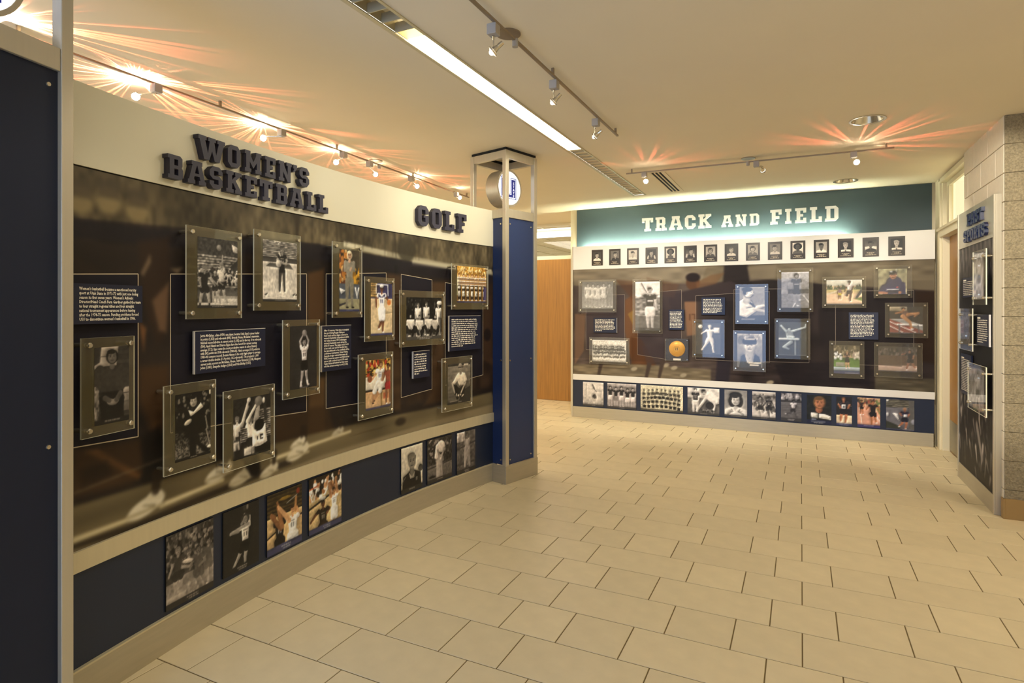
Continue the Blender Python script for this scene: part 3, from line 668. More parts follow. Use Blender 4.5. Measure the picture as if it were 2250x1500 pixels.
def ph_crouch(asp, h):
    c = cv(asp, h, .42); c.G(.28, .2, 0, .07); c.G(.5, .34, .07, 1); c.N(.12, .04, seed=5, cx=3); c.R(.7, .04, .9, .08, .75); c.P([(.6, .7), (1, .6), (1, 1), (.45, 1)], .22)
    c.P([(.25, .5), (.5, .62), (.7, .56), (.72, .75), (.3, .78)], .16); c.L(.35, .6, .42, .85, .07, .05, .14); c.L(.68, .62, .6, .85, .07, .05, .16)
    c.P([(.2, .47), (.42, .26), (.55, .22), (.75, .27), (.86, .46), (.7, .5), (.7, .56), (.5, .56), (.42, .44), (.28, .52)], .9)
    c.L(.2, .48, .3, .72, .03, .022, .72); c.L(.78, .5, .58, .74, .03, .02, .75); c.E(.38, .78, .02, .04, .75); c.E(.65, .82, .05, .02, .8, -.5); c.ball(.46, .8, .025, .85); c.ball(.56, .79, .02, .85)
    c.L(.56, .15, .56, .25, .05, .05, .5); c.head(.54, .13, .07, .62, .65, 0); c.E(.54, .07, .065, .055, .62); c.R(.45, .1, .68, .125, .12); c.R(.1, .91, .4, .96, .55); c.cap(.07, '3a3548', .45, .6); return c.bw((1, .92, .8))
def ph_brick_coach(asp, h):
    c = cv(asp, h, .2)
    for k in range(17): c.R(.6, .06*k, 1, .06*k+.05, .25 if k % 2 else .22)
    c.P([(.2, 0), (.68, 0), (.62, .25), (.15, .25)], .62); c.R(.15, .12, .65, .13, .35); c.R(0, 0, .15, .25, .2); c.L(0, .26, .15, .22, .02, .02, .6)
    c.R(.82, .55, 1, .62, .6); c.R(.82, .63, 1, .73, .52); c.R(.82, .73, 1, .86, .38); c.R(0, .5, .14, 1, .45); c.N(.5, .03, 0, .5, .3, 1, 3, .4)
    c.fig(.5, .04, 1.25, .235, .09, .42, .1, al=((-.18, .3), (-.03, .52)), ar=((.18, .3), (.03, .52)), sl=.235, leg=.09, hs=1, wd=1.5)
    c.R(.3, .575, .75, .585, .5, .7); c.E(.5, .71, .05, .03, .55); c.P([(.2, .58), (.82, .58), (.84, .97), (.2, .97)], .1); c.E(.46, .72, .06, .04, .5, .5); c.E(.58, .72, .06, .04, .5, -.5); c.L(.3, .66, .42, .7, .035, .03, .3); c.L(.74, .62, .62, .7, .035, .03, .3); c.cap(.07, '262040', .3, .72); return c.bw((1, .92, .84))
def ph_smiling_jacket(asp, h):
    c = cv(asp, h, .14); c.crowd(0, 0, 1, .35, 60, (.1, .18, .45, .2), .016); c.G(.2, .42, .58, 1); c.N(.7, .018, 0, .58, 1, 1, 8); c.R(.95, 0, 1, .07, .85)
    c.P([(.38, .62), (.62, .62), (.7, .8), (1, .93), (.86, .97), (.58, .8), (.56, 1), (.4, 1)], .13)
    c.P([(.18, .42), (.36, .26), (.75, .24), (.86, .4), (.82, .64), (.3, .66), (.25, .55)], .12); c.P([(.36, .26), (.5, .3), (.7, .18), (.78, .25), (.5, .34), (.42, .36)], .86)
    c.L(.24, .5, .5, .44, .06, .04, .12); c.E(.35, .44, .07, .035, .72, -.4); c.L(.84, .4, .9, .6, .012, .012, .5); c.L(.86, .6, .97, .88, .008, .008, .6); c.E(.96, .88, .05, .02, .9); c.E(.42, .985, .05, .02, .9)
    c.head(.5, .14, .085, .62, .14, 1); c.cap(.05, '262450', .42, .6); return c.bw((1, .93, .82), 1.15)
def ph_rebound(asp, h):
    c = cv(asp, h, .2); c.bleach(.25, .75, 14, .22, .6, .5, 12); c.R(0, 0, .65, .5, .2); c.N(.2, .03, seed=4); c.R(.8, .85, 1, 1, .2)
    c.fig(.1, .28, .75, .85, .3, .62, .4, al=((-.1, .3), (-.06, .5)), ar=((.15, .16), (.32, -.16)), hs=0, wd=1.15, leg=.7)
    c.L(.22, .45, .38, .08, .035, .022, .72); c.E(.4, .05, .04, .04, .75)
    c.fig(.45, .32, .8, .8, .2, .6, .2, al=((-.06, .1), (.06, -.12)), ar=((.1, .1), (.16, -.12)), hs=0, wd=1.2)
    c.L(.36, .4, .6, .14, .035, .024, .75); c.L(.86, .42, .82, .14, .04, .03, .25); c.L(.62, .4, .66, .2, .04, .03, .65)
    c.P([(.48, .5), (.62, .62), (.84, .5), (.9, .82), (.66, .87), (.5, .84)], .9); c.E(.68, .5, .11, .1, .12); c.R(.62, .69, .65, .75, .15); c.R(.7, .67, .78, .7, .15); c.R(.7, .7, .73, .73, .15); c.R(.7, .735, .78, .76, .15)
    c.ball(.66, .1, .085, .42); c.E(.8, .1, .03, .05, .85); c.L(.15, .55, .2, .95, .012, .012, .2); c.R(.6, .86, 1, 1, .1); c.R(.02, .84, .3, 1, .2); c.R(.28, .84, .46, .98, .72); c.cap(.04, '302c58', .5, .65); return c.bw((1, .94, .86), 1.2)
def ph_hug(asp, h):
    c = cv(asp, h, .25); c.crowd(0, .02, 1, .5, 170, (.12, .2, .3, .45, .55, .18), .022, 9); c.G(.5, .6, .66, 1); c.P([(0, .9), (.3, .72), (1, .62), (1, .84), (0, 1.1)], .62); c.N(.2, .03, seed=8)
    c.fig(.24, .2, .72, .25, .2, .6, .4, al=((-.12, .32), (-.2, .5)), ar=((.14, .34), (.26, .36)), hs=1, wd=1.2); c.fig(.88, .25, .7, .35, .4, .55, .15, hs=1, al=((-.16, .3), (-.28, .32)), ar=((.1, .3), (.12, .5)), wd=1.2)
    c.fig(.46, .28, .74, .3, .5, .58, .3, al=((-.14, .3), (.06, .36)), ar=((.14, .3), (.2, .38)), ll=((-.08, .74), (-.12, 1)), lr=((.1, .72), (.12, .95)), hs=1, wd=1.3, sock=.85)
    c.fig(.66, .3, .7, .34, .36, .5, .2, al=((-.16, .3), (-.2, .4)), ar=((.16, .36), (.02, .42)), ll=((.02, .74), (.1, .95)), lr=((.14, .72), (.2, .85)), hs=1, wd=1.3)
    c.E(.44, .45, .09, .028, .8, .2); c.R(.02, .84, .4, .93, .72); c.cap(.085, '34345c', .42, .66, 2); return c.bw((1, .92, .84))
def ph_throw(asp, h):
    c = cv(asp, h, .15); c.N(.06, .2, seed=2)
    c.fig(.6, .17, .85, .88, .1, .6, .2, al=((-.16, .25), (-.34, .24)), ar=((.1, .05), (-.02, -.02)), ll=((-.16, .72), (-.3, .9)), lr=((0, .74), (0, 1)), hs=2, num=.25, wd=1.05, hem=.6)
    c.L(.62, .2, .5, .28, .02, .025, .45); c.L(.68, .32, .2, .36, .03, .018, .55); c.E(.6, .04, .05, .06, .22); c.E(.66, .05, .02, .04, .5); c.cap(.1, '2a2444', .38, .66, 2); return c.bw((1, .94, .86))
def ph_block(asp, h):
    c = cv(asp, h, 'c9a266'); c.bleach(0, .4, 6, '2f2413', '4a3a1c', .3, 3); c.E(.5, .14, .12, .03, '8a6a20'); c.E(.88, .1, .04, .05, '8a3018'); c.L(.55, .24, .85, .16, .008, .008, '9a9a90'); c.R(0, .4, 1, 1, 'cfaa70'); c.P([(0, .7), (.35, .6), (.35, .63), (0, .73)], '2a2018'); c.P([(.9, .52), (1, .5), (1, .53), (.9, .55)], '2a2018'); c.N(.08, .05, seed=5)
    c.fig(.35, .35, .9, '1c1614', '1c1614', '8a5a34', '1c120c', al=((-.12, .05), (-.2, -.02)), ar=((.02, .04), (-.06, -.2)), wd=1.3, num='d8d8d8'); c.L(.38, .62, .12, .36, .045, .035, '8a5a34'); c.L(.42, .6, .3, .25, .045, .03, 'a06a3c')
    c.fig(.72, .32, .95, 'e8e4dc', 'ece8e0', 'c8905c', '3a2412', al=((-.16, .12), (-.34, -.08)), ar=((.16, .24), (.1, .06)), hs=0, wd=1.35, num='5a5f5c', hem=.75); c.L(.62, .55, .34, .28, .045, .03, 'd09a64'); c.L(.8, .42, .82, .2, .03, .025, 'b07a44'); c.cap(.12, '44466a', .4, .66, 2); return c
def ph_layup(asp, h):
    c = cv(asp, h, 'cfaf74'); c.R(0, 0, 1, .3, '2a2014'); c.P([(0, .55), (1, .22), (1, .34), (0, .62)], 'd0b078'); c.P([(0, .52), (1, .3), (1, .34), (0, .56)], '2a2014'); c.crowd(0, .05, 1, .32, 46, ('d8d0c0', '2a2420', 'c08a5a', '8a5a34', 'e8e4da'), .035, 6)
    c.L(0, .2, .28, .16, .012, .012, 'c05a30'); c.L(.02, .22, .1, .42, .012, .012, 'd8d8d0'); c.L(.24, .2, .14, .42, .012, .012, 'd8d8d0'); c.N(.1, .02, seed=4)
    c.fig(.76, .3, .75, 'ece8e2', 'eeeae4', 'b07a4c', '3a2412', al=((-.12, .06), (-.16, -.14)), ar=((.1, .02), (.06, -.16)), num='6a6e78', wd=1.2, hem=.72); c.L(.66, .44, .6, .2, .04, .03, 'b07a4c'); c.L(.86, .4, .8, .14, .035, .025, 'b07a4c')
    c.fig(.42, .45, .9, '2c2018', '2c2018', '6a4026', '1a100a', al=((-.2, .24), (-.34, .36)), ar=((.18, .22), (.1, .3)), num='a8a090', wd=1.4); c.E(.42, .42, .07, .03, 'ddd8d0'); c.E(.93, .02, .02, .015, 'e0a090'); c.cap(.1, '44466a', .42, .64, 2); return c
def ph_portrait_man(asp, h):
    c = cv(asp, h); c.bust(.52, .45, .13, .85, .78, .5, .34, .17, 0, True, 1.1); c.P([(.35, .57), (.5, .68), (.64, .56), (.6, .72), (.42, .72)], .62); c.R(.68, .72, .76, .8, .42); c.L(0, .8, .2, .65, .01, .01, .5); c.E(.9, .55, .08, .08, .3); c.cap(.1, '34323e', .38, .62); return c.bw((1, .94, .82))
def ph_putt(asp, h):
    c = cv(asp, h, .25); c.crowd(0, .02, 1, .5, 140, (.12, .2, .3, .55, .18), .025, 12); c.G(.42, .4, .6, 1); c.L(0, .66, 1, .6, .012, .012, .2); c.N(.15, .03, seed=7); c.E(.2, .86, .12, .03, .15)
    c.P([(.36, .4), (.55, .4), (.52, .95), (.36, .95)], .68); c.P([(.5, .42), (.6, .42), (.62, .9), (.52, .92)], .6); c.E(.55, .22, .15, .13, .88, .5); c.L(.4, .2, .36, .42, .06, .06, .85); c.head(.74, .12, .06, .5, .2, 0); c.L(.68, .28, .54, .5, .03, .025, .68); c.L(.42, .3, .52, .5, .03, .025, .6); c.E(.53, .5, .03, .03, .8); c.L(.53, .52, .6, .9, .006, .006, .75); c.cap(.09, '3a3560', .4, .62); return c.bw((1, .92, .84))
def ph_putt_far(asp, h):
    c = cv(asp, h, .35); c.G(.85, .75, 0, .25, 0, .45); c.G(.4, .36, .25, 1); c.R(.45, 0, 1, .25, .4); c.N(.25, .05, seed=3); c.L(0, .4, 1, .3, .015, .02, .26); c.R(0, .75, 1, .8, .28)
    c.L(.5, .42, .44, .84, .07, .035, .66); c.L(.6, .42, .68, .84, .07, .035, .6); c.P([(.4, .2), (.68, .18), (.66, .46), (.46, .46)], .68); c.L(.44, .24, .54, .48, .03, .025, .6); c.L(.66, .24, .56, .48, .03, .025, .6); c.head(.54, .12, .075, .5, .28, 1); c.L(.55, .48, .56, .82, .006, .006, .7); c.cap(.1, '3a3550', .4, .66, 2); return c.bw((1, .92, .86))
# ---- back wall
def ph_relay(asp, h):
    c = cv(asp, h, .4); c.G(.38, .62); 
    for k, x in enumerate((.2, .37, .52, .7, .88)): c.fig(x, .06+.02*(k % 3), .86, .78 if k < 4 else .5, .8 if k < 4 else .48, .6, .3, hs=0, wd=1.2, leg=.5 if k == 4 else None, sl=.5 if k == 4 else None)
    c.N(.06, .02, seed=3); c.cap(.05, '5a6478', .3, .75); return c.bw((.98, .96, .94))
def ph_javelin(asp, h):
    c = cv(asp, h, .8); c.G(.9, .86, 0, .35); c.R(0, .33, 1, .7, .5); c.N(.5, .03, 0, .28, 1, .72, 4, 2); c.R(0, .7, 1, 1, .38); c.N(.1, .03, 0, .7, 1, 1, 5, 2)
    c.fig(.6, .12, .86, .16, .88, .72, .18, al=((-.17, .2), (-.06, .16)), ar=((.13, .36), (.15, .52)), ll=((-.05, .76), (-.04, .97)), lr=((.05, .76), (.06, .97)), hs=0, hem=.62, wd=1.15); c.L(.26, .04, .46, .22, .008, .008, .25); c.R(.5, .38, .72, .42, .85, .8); c.cap(.06, '3a3c68', .44, .58); return c.bw((1, .96, .95))
def ph_squad(asp, h):
    c = cv(asp, h, .8); c.R(0, 0, 1, .3, .9)
    for r in range(4):
        for k in range(22):
            x = .04+.92*(k+.5*(r % 2)+.5*c.rs.rand())/22; y = .31+r*.15+.05*c.rs.rand()
            c.E(x, y, .03, .045, .35+.35*c.rs.rand()); c.E(x, y-.03, .03, .025, .15); c.R(x-.02, y+.05, x+.02, y+.13, (.12, .2, .85, .9)[r]); c.E(x, y+.15, .03, .03, (.2, .8, .8, .85)[r])
    c.R(0, .93, 1, 1, .6); c.N(.15, .02, seed=6); return c.bw((1, .97, .92))
def ph_thrower_blue(asp, h):
    c = cv(asp, h, .25); c.N(.1, .2, seed=2); c.ball(.18, .12, .06, .95)
    c.fig(.56, .06, .88, .9, .92, .85, .75, al=((-.16, .24), (-.28, .32)), ar=((.16, .22), (.26, .2)), ll=((-.14, .72), (-.27, .9)), lr=((.1, .74), (.12, .97)), hs=0, hem=.62, wd=1.15); c.R(.72, .16, .95, .32, .95); return c.bw()
def ph_profile_blue(asp, h):
    c = cv(asp, h, .55); c.G(.6, .5); c.R(0, .84, 1, 1, .12); c.P([(0, .40), (.22, .30), (.52, .42), (.69, .72), (.3, .93), (0, .87)], .3); c.P([(0, .42), (.22, .32), (.5, .44), (.66, .72), (.3, .9), (0, .84)], .95); c.L(.1, .72, .95, .55, .08, .035, .88); c.L(.6, .66, .97, .71, .045, .03, .8); c.L(.26, .37, .6, .58, .03, .03, .12); c.L(.3, .62, .6, .58, .012, .012, .4)
    c.L(.28, .28, .3, .42, .08, .1, .75); c.E(.36, .17, .14, .165, .3); c.E(.365, .17, .12, .145, .92); c.P([(.5, .15), (.59, .21), (.5, .24)], .82); c.E(.31, .08, .14, .075, .06); c.E(.24, .15, .05, .09, .08); c.E(.48, .155, .02, .012, .15); c.L(.5, .265, .55, .262, .008, .008, .4); c.E(.3, .19, .025, .035, .6); c.R(.1, .93, .6, .95, .8); return c.bw()
def ph_cap_blue(asp, h):
    c = cv(asp, h, .5); c.G(.7, .45, 0, 1); c.crowd(0, 0, 1, .14, 20, (.45, .8, .6), .05); c.P([(.08, 1), (.18, .66), (.4, .56), (.62, .56), (.88, .68), (.95, 1)], .08); c.P([(.3, .58), (.5, .72), (.7, .58), (.62, .86), (.4, .86)], .7)
    c.L(.5, .45, .5, .6, .1, .11, .7); c.head(.5, .35, .19, .84, .3, 3); c.E(.5, .22, .19, .10, .02); c.L(.28, .27, .72, .27, .035, .035, .08); c.L(.33, .17, .67, .17, .025, .025, .85); c.R(.45, .84, .93, .88, .95); c.R(.5, .9, .86, .94, .95); return c.bw()
def ph_runner_woman(asp, h):
    c = cv(asp, h, .6); c.G(.76, .66, 0, .3); c.P([(0, .28), (.4, .22), (.7, .18), (1, .3), (1, .5), (0, .5)], .55); c.R(.25, .48, 1, .6, .28); c.G(.5, .52, .6, 1); c.L(.4, 1, .55, .8, .012, .006, .88); c.L(.8, .65, 1, .85, .006, .012, .88); c.N(.1, .03, seed=9)
    c.fig(.55, .05, .9, .25, .22, .55, .18, al=((-.15, .34), (-.1, .46)), ar=((.15, .34), (.1, .46)), ll=((-.04, .76), (.02, .97)), lr=((.06, .72), (.08, .8)), hs=1, wd=1.15); c.R(.47, .33, .64, .36, .6); c.cap(.03, '5a6078', .4, .6); return c.bw((.97, .96, 1))
def ph_hurdler_bw(asp, h):
    c = cv(asp, h, .27); c.G(.3, .25); c.L(.02, .51, .7, .51, .03, .03, .93); c.L(.6, .54, .6, 1, .012, .012, .8); c.head(.38, .22, .06, .7, .2, 0)
    c.P([(.24, .24), (.5, .26), (.55, .46), (.3, .46)], .62); c.L(.28, .28, .1, .12, .03, .025, .75); c.L(.5, .28, .95, .16, .035, .02, .78); c.L(.95, .16, .96, .08, .02, .015, .78); c.L(.45, .6, .2, .74, .05, .035, .7); c.L(.2, .74, .36, .8, .035, .025, .7); c.R(.3, .42, .58, .48, .8); c.N(.15, .03, .2, .2, .6, .5, 3); c.cap(.03, '5a6478', .4, .6); return c.bw((.92, .98, 1))
def ph_sprint_color(asp, h):
    c = cv(asp, h, 'd8b48c'); c.G('d8d4c8', 'c8c4b0', 0, .25); c.crowd(0, .22, 1, .42, 60, ('3a4a28', '2a3a20', '5a6a40'), .03); c.G('a8985a', 'c8a880', .4, .6); c.G('dcb490', 'e4bc98', .6, 1); c.P([(.75, .75), (1, .68), (1, .85)], '6a7a38'); c.L(.85, .7, 1, .4, .04, .06, '3a3c40'); c.P([(0, .55), (.4, .4), (.4, .43), (0, .62)], 'c8b898')
    c.fig(.38, .3, .5, '7a5a6a', 'c8b020', '6a4426', '1a120c', hs=0, wd=1.1); c.fig(.65, .04, .84, 'd8c8c4', '3a2420', '4a2c1a', '140c08', al=((-.14, .32), (-.2, .5)), ar=((.15, .3), (.1, .44)), ll=((-.1, .7), (-.2, .66)), lr=((.04, .76), (.03, .97)), hs=0, wd=1.15); c.cap(.06, '3a3a44', .4, .75); return c
def ph_cap_man(asp, h):
    c = cv(asp, h, '8a8468'); c.G('8f8a64', 'a89c78', 0, 1); c.N(.2, .12, seed=4); c.R(.6, 0, .66, 1, 'a8a48c'); c.E(.55, .5, .25, .2, '2f2c58'); c.P([(.15, .9), (.25, .55), (.45, .45), (.7, .45), (.92, .55), (.95, 1), (.15, 1)], '2f2c58'); c.L(.2, .7, .05, .92, .09, .06, '2f2c58'); c.L(.05, .92, .3, .94, .05, .04, 'b07050'); c.L(.75, .92, .55, .95, .05, .04, 'b07050')
    c.head(.52, .26, .15, 'b87858', '1c1c20', 3); c.E(.46, .12, .05, .03, 'd8d8d8'); c.R(.3, .78, .72, .83, 'c8c8d0'); c.R(.35, .83, .7, .97, '26264a'); c.R(.62, .7, .7, .74, 'c84a4a'); return c
def ph_hurdle_color(asp, h):
    c = cv(asp, h, '2a2018'); c.G('b8a888', '8a7a5c', 0, .18, 0, .55); c.R(0, .25, 1, .5, '241c14'); c.P([(0, .45), (1, .85), (1, 1), (0, 1)], '8a4034'); c.P([(0, .45), (.4, .45), (1, .68), (1, .88)], '8a8a88'); c.L(0, .7, .5, 1, .008, .008, 'd8d0c8'); c.L(0, .55, .9, 1, .006, .006, 'd8d0c8')
    c.L(.25, .65, .95, .68, .025, .025, 'e8e4e0'); c.L(.3, .66, .3, .95, .018, .018, '4a4c58'); c.L(.85, .68, .88, 1, .018, .018, '4a4c58')
    c.head(.42, .1, .07, 'a0683c', '2a1a10', 0); c.P([(.35, .18), (.55, .16), (.6, .4), (.4, .42)], '6a4a3a'); c.L(.4, .36, .6, .56, .07, .05, 'b07848'); c.L(.6, .56, .66, .78, .045, .03, 'b07848'); c.L(.55, .3, .85, .25, .06, .04, 'a87040'); c.L(.85, .25, .75, .36, .04, .03, 'a87040'); c.L(.38, .2, .2, .25, .035, .03, '9a6438'); c.E(.68, .82, .05, .025, 'e8e8e8'); c.cap(.06, '3c3038', .4, .6); return c
def ph_field_run(asp, h):
    c = cv(asp, h, '4a6a28'); c.G('4c4228', '6a5c3c', 0, .32); c.crowd(0, .05, 1, .3, 50, ('3a3420', '5a5034', '7a6a4c', '9a8a6a'), .03); c.R(0, .4, 1, .46, 'b09870'); c.G('4f7a2a', '5a8430', .46, .76); c.R(0, .76, 1, .88, '98a8b4'); c.R(0, .88, 1, .94, '2c4a80'); c.R(.1, .6, .42, .74, '8a8a78')
    c.crowd(.02, .24, .3, .42, 10, ('e8e8e8', '2a2a2a'), .03); c.crowd(.75, .24, 1, .4, 14, ('c8c0b0', '8a7a6a'), .03); c.fig(.52, .22, .6, '2a2420', '1c1816', 'c08a68', '8a6a44', al=((-.16, .26), (-.06, .3)), ar=((.16, .26), (.06, .28)), ll=((-.05, .76), (-.05, .97)), lr=((.07, .74), (.09, .94)), hs=0, wd=1.2); c.cap(.07, '34386a', .45, .95); return c
def ph_dark_jump(asp, h):
    c = cv(asp, h, '4a3c30'); c.G('3c342c', '4a4038', 0, .35); c.crowd(0, .1, 1, .4, 60, ('2c2824', '5a5048', '4a423c', '6a5a50'), .04); c.G('5a4434', '5c4838', .38, .74); c.R(0, .74, 1, .95, 'b09484'); c.L(0, .74, .6, .76, .008, .012, '3a3028')
    c.fig(.82, .12, .8, '221e1e', '2a2422', '8a5c44', '1a1614', al=((-.2, .2), (-.34, .24)), ar=((.14, .3), (.1, .44)), ll=((-.1, .76), (-.16, .96)), lr=((.12, .74), (.22, .9)), lean=-.03, hs=0, wd=1.25); c.cap(.06, '3c3440', .45, .6); return c
def ph_vault(asp, h):
    c = cv(asp, h, .82); c.G(.86, .74); c.L(.18, .1, .16, .9, .006, .006, .65); c.L(.88, .35, .84, .9, .006, .006, .6); c.L(.6, .36, .85, .36, .004, .004, .6); c.L(.48, .12, .56, .28, .02, .03, .3); c.L(.56, .28, .66, .4, .012, .012, .4); c.E(.56, .62, .09, .12, .28); c.E(.58, .52, .03, .03, .3); c.L(.53, .72, .53, .9, .03, .02, .8); c.L(.6, .72, .6, .9, .03, .02, .8); c.crowd(0, .62, 1, .9, 50, (.6, .75, .68), .025); c.N(.06, .03, seed=2); c.cap(.08, '3a4478', .45, .6); return c.bw((1, .96, .93))
def ph_five_men(asp, h):
    c = cv(asp, h, .55); c.G(.78, .6, 0, .2); c.G(.5, .55, .15, 1); c.N(.12, .05, seed=4)
    for k, x in enumerate((.12, .31, .5, .7, .88)): c.fig(x, .12+.03*(k % 2)+.03*(k > 2), .8, .16, .85 if k != 1 else .5, .66, .14, hs=0, wd=1.15, hem=.62)
    c.cap(.09, '3a3e66', .4, .6, 2); return c.bw((1, .94, .93))
def ph_team_cream(asp, h):
    c = cv(asp, h, .85)
    for r in range(4):
        n = (9, 10, 9, 9)[r]
        for k in range(n):
            x = .05+.9*(k+.5)/n; y = .18+r*.16+.06*abs(k/(n-1)-.5)*2+.03*c.rs.rand(); x += .02*(c.rs.rand()-.5)
            c.E(x, y, .035, .05, .6); c.E(x, y-.035, .035, .03, .25); c.P([(x-.045, y+.17), (x-.04, y+.06), (x+.04, y+.06), (x+.045, y+.17)], .14 if r > 0 else .3); c.L(x-.045, y+.08, x-.045, y+.18, .015, .012, .78); c.L(x+.045, y+.08, x+.045, y+.18, .015, .012, .78)
            if r == 3: c.L(x-.02, y+.2, x-.02, y+.32, .03, .025, .85); c.L(x+.02, y+.2, x+.02, y+.32, .03, .025, .7)
    c.N(.12, .02, seed=5); c.cap(.09, '44487a', .15, .8, 2); return c.bw((1, .95, .8))
def ph_measuring(asp, h):
    c = cv(asp, h, .75); c.G(.86, .76, 0, .4); c.G(.42, .36, .4, 1); c.N(.12, .08, seed=6)
    c.fig(.26, .02, 1.0, .2, .85, .8, .25, al=((-.12, .34), (-.08, .55)), ar=((.13, .34), (.1, .5)), hs=0, wd=1.2, num=.8); c.P([(.55, .2), (.75, .12), (.98, .36), (.98, .55), (.85, .6), (.62, .42)], .92); c.L(.62, .3, .3, .86, .06, .035, .85); c.L(.85, .5, .82, .8, .05, .035, .85); c.E(.7, .65, .15, .14, .2); c.head(.52, .18, .11, .72, .2, 0); c.crowd(.4, .78, .8, .92, 26, (.2, .3, .6), .025); c.cap(.08, '3a4474', .4, .62); return c.bw((1, .97, .95))
def ph_woman_hair(asp, h):
    c = cv(asp, h); c.bust(.78, .2, .88, .55, .62, .5, .37, .2, 1, True, 1.15); c.E(.35, .42, .13, .22, .2); c.E(.66, .42, .13, .22, .2); c.E(.5, .2, .22, .12, .2); c.head(.5, .38, .19, .8, .2, 0)
    for k in range(4): c.L(.08+.08*k, .95-.08*k, .38, .8, .012, .01, .55); c.L(.92-.08*k, .95-.08*k, .62, .8, .012, .01, .55)
    c.cap(.08, '3a4a80', .3, .7); return c.bw((1, .98, .97))
def ph_two_runners(asp, h):
    c = cv(asp, h, .75); c.G(.85, .8, 0, .15); c.R(0, .14, 1, .35, .45); c.crowd(0, .1, 1, .34, 30, (.3, .5, .6), .03); c.G(.72, .86, .35, 1); c.crowd(0, .36, 1, .58, 26, (.25, .8, .4, .2), .04)
    for x, l in ((.35, -.05), (.72, .05)): c.fig(x, .18, .76, .35 if x < .5 else .2, .2, .62 if x < .5 else .35, .15, al=((-.15, .3), (-.08, .4)), ar=((.15, .3), (.1, .4)), ll=((-.02, .76), (.02, .97)), lr=((.1, .7), (.14, .8)), hs=1 if x < .5 else 0, wd=1.15, num=.85)
    c.cap(.09, '34427e', .4, .65); return c.bw((1, .96, .94))
def ph_lone_runner(asp, h):
    c = cv(asp, h, .4); c.R(0, 0, 1, .3, .4); c.crowd(0, .03, 1, .26, 34, (.75, .3, .6, .2), .045); c.R(0, .26, 1, .34, .24); c.G(.42, .4, .34, 1); c.N(.08, .02, seed=4, cx=3)
    c.fig(.6, .22, .7, .85, .2, .32, .12, al=((-.14, .3), (-.1, .42)), ar=((.12, .3), (.14, .36)), ll=((-.12, .7), (-.36, .74)), lr=((.1, .76), (.2, .97)), lean=.02, hs=0, wd=1.1); c.cap(.12, '3c3e60', .35, .65, 2); return c.bw((.97, .95, 1))
def ph_teen(asp, h):
    c = cv(asp, h, '1c1f18'); c.N(.4, .08, seed=7); c.P([(.05, 1), (.2, .56), (.42, .5), (.62, .5), (.95, .62), (1, 1)], '1e1d1c'); c.P([(.17, .62), (.45, .64), (.45, .8), (.2, .78)], 'e4e0d4'); c.P([(.5, .64), (.75, .66), (.97, .72), (.96, .84), (.5, .79)], 'e4e0d4'); c.L(.5, .4, .5, .52, .09, .1, 'a06040'); c.head(.52, .27, .19, 'c07850', '6a4a28', 1); c.R(.2, .82, .4, .86, '8088a0'); c.cap(.13, '1c2448', .2, .75, 3); return c
def ph_bib_runner(asp, h):
    c = cv(asp, h, '221e20'); c.N(.3, .1, seed=3); c.R(.4, .3, 1, .33, '54504c'); c.G('d8c09c', 'e4d0b0', .66, 1); c.fig(.48, .03, .9, '241f26', '1c181c', 'b06a44', '5a3c24', al=((-.16, .28), (-.1, .4)), ar=((.18, .28), (.14, .4)), sl='b8b0b0', ll=((-.08, .74), (-.1, .92)), lr=((.08, .76), (.04, .97)), hs=0, wd=1.3); c.R(.36, .28, .6, .42, 'd8d8dc'); c.R(.42, .32, .54, .38, '55555c'); c.cap(.09, '2c3468', .2, .8, 2); return c
def ph_track_race(asp, h):
    c = cv(asp, h, 'd89a7c'); c.crowd(0, 0, 1, .25, 70, ('8a6a4c', '4a3c34', 'c8a070', '6a7a44', 'a84a3a'), .03); c.P([(.1, .95), (.05, .3), (.5, .25), (1, .6), (1, 1)], 'd8967a'); c.L(.1, .3, .22, .95, .008, .012, 'ecd8c8'); c.L(.75, .55, 1, .8, .008, .012, 'ecd8c8'); c.P([(.8, .35), (1, .3), (1, .6)], '7a8048'); c.fig(.2, .08, .5, '3a2824', '1c1816', 'a8643c', '3a2418', hs=0, wd=1.1); c.fig(.68, .08, .86, '241c1c', '1c1616', 'a8643c', '4a3020', al=((-.15, .26), (-.22, .36)), ar=((.16, .28), (.22, .4)), ll=((-.04, .76), (-.05, .97)), lr=((.08, .72), (.1, .86)), hs=0, wd=1.2); c.cap(.1, '3a3470', .3, .7); return c
def ph_steeple(asp, h):
    c = cv(asp, h, '5a5860'); c.bleach(0, .28, 5, '4a463c', '6a6658', .3); c.R(.8, 0, 1, 1, '5c5a58'); c.P([(0, .28), (.75, .25), (.8, .9), (0, .75)], '6a6870'); c.P([(.25, .45), (.42, .46), (.46, .68)], 'e4e4e4'); c.E(.06, .5, .03, .06, 'd8d8d8'); c.P([(0, .7), (.5, .86), (.5, 1), (0, 1)], '34382c'); c.E(.06, .05, .03, .03, 'f0f0f0'); c.E(.95, .7, .06, .08, '8a8a98')
    c.fig(.66, .26, .72, '26263c', '1c1c2c', 'a86444', '9a7a5c', al=((-.18, .26), (-.12, .36)), ar=((.16, .28), (.12, .38)), ll=((-.1, .7), (-.22, .84)), lr=((.06, .72), (.02, .94)), hs=1, wd=1.3); c.R(.62, .48, .74, .56, 'd0d0d4'); c.cap(.06, '3a3c58', .6, .95); return c
def ph_bright_figure(asp, h):
    c = cv(asp, h, .72); c.G(.66, .8); c.N(.25, .12, seed=5); c.fig(.55, .1, .85, .85, .5, .8, .5, hs=0, wd=1.5); c.E(.5, .52, .08, .06, .5); c.cap(.04, '9a98a0', .3, .7); return c.bw((1, .97, .97))
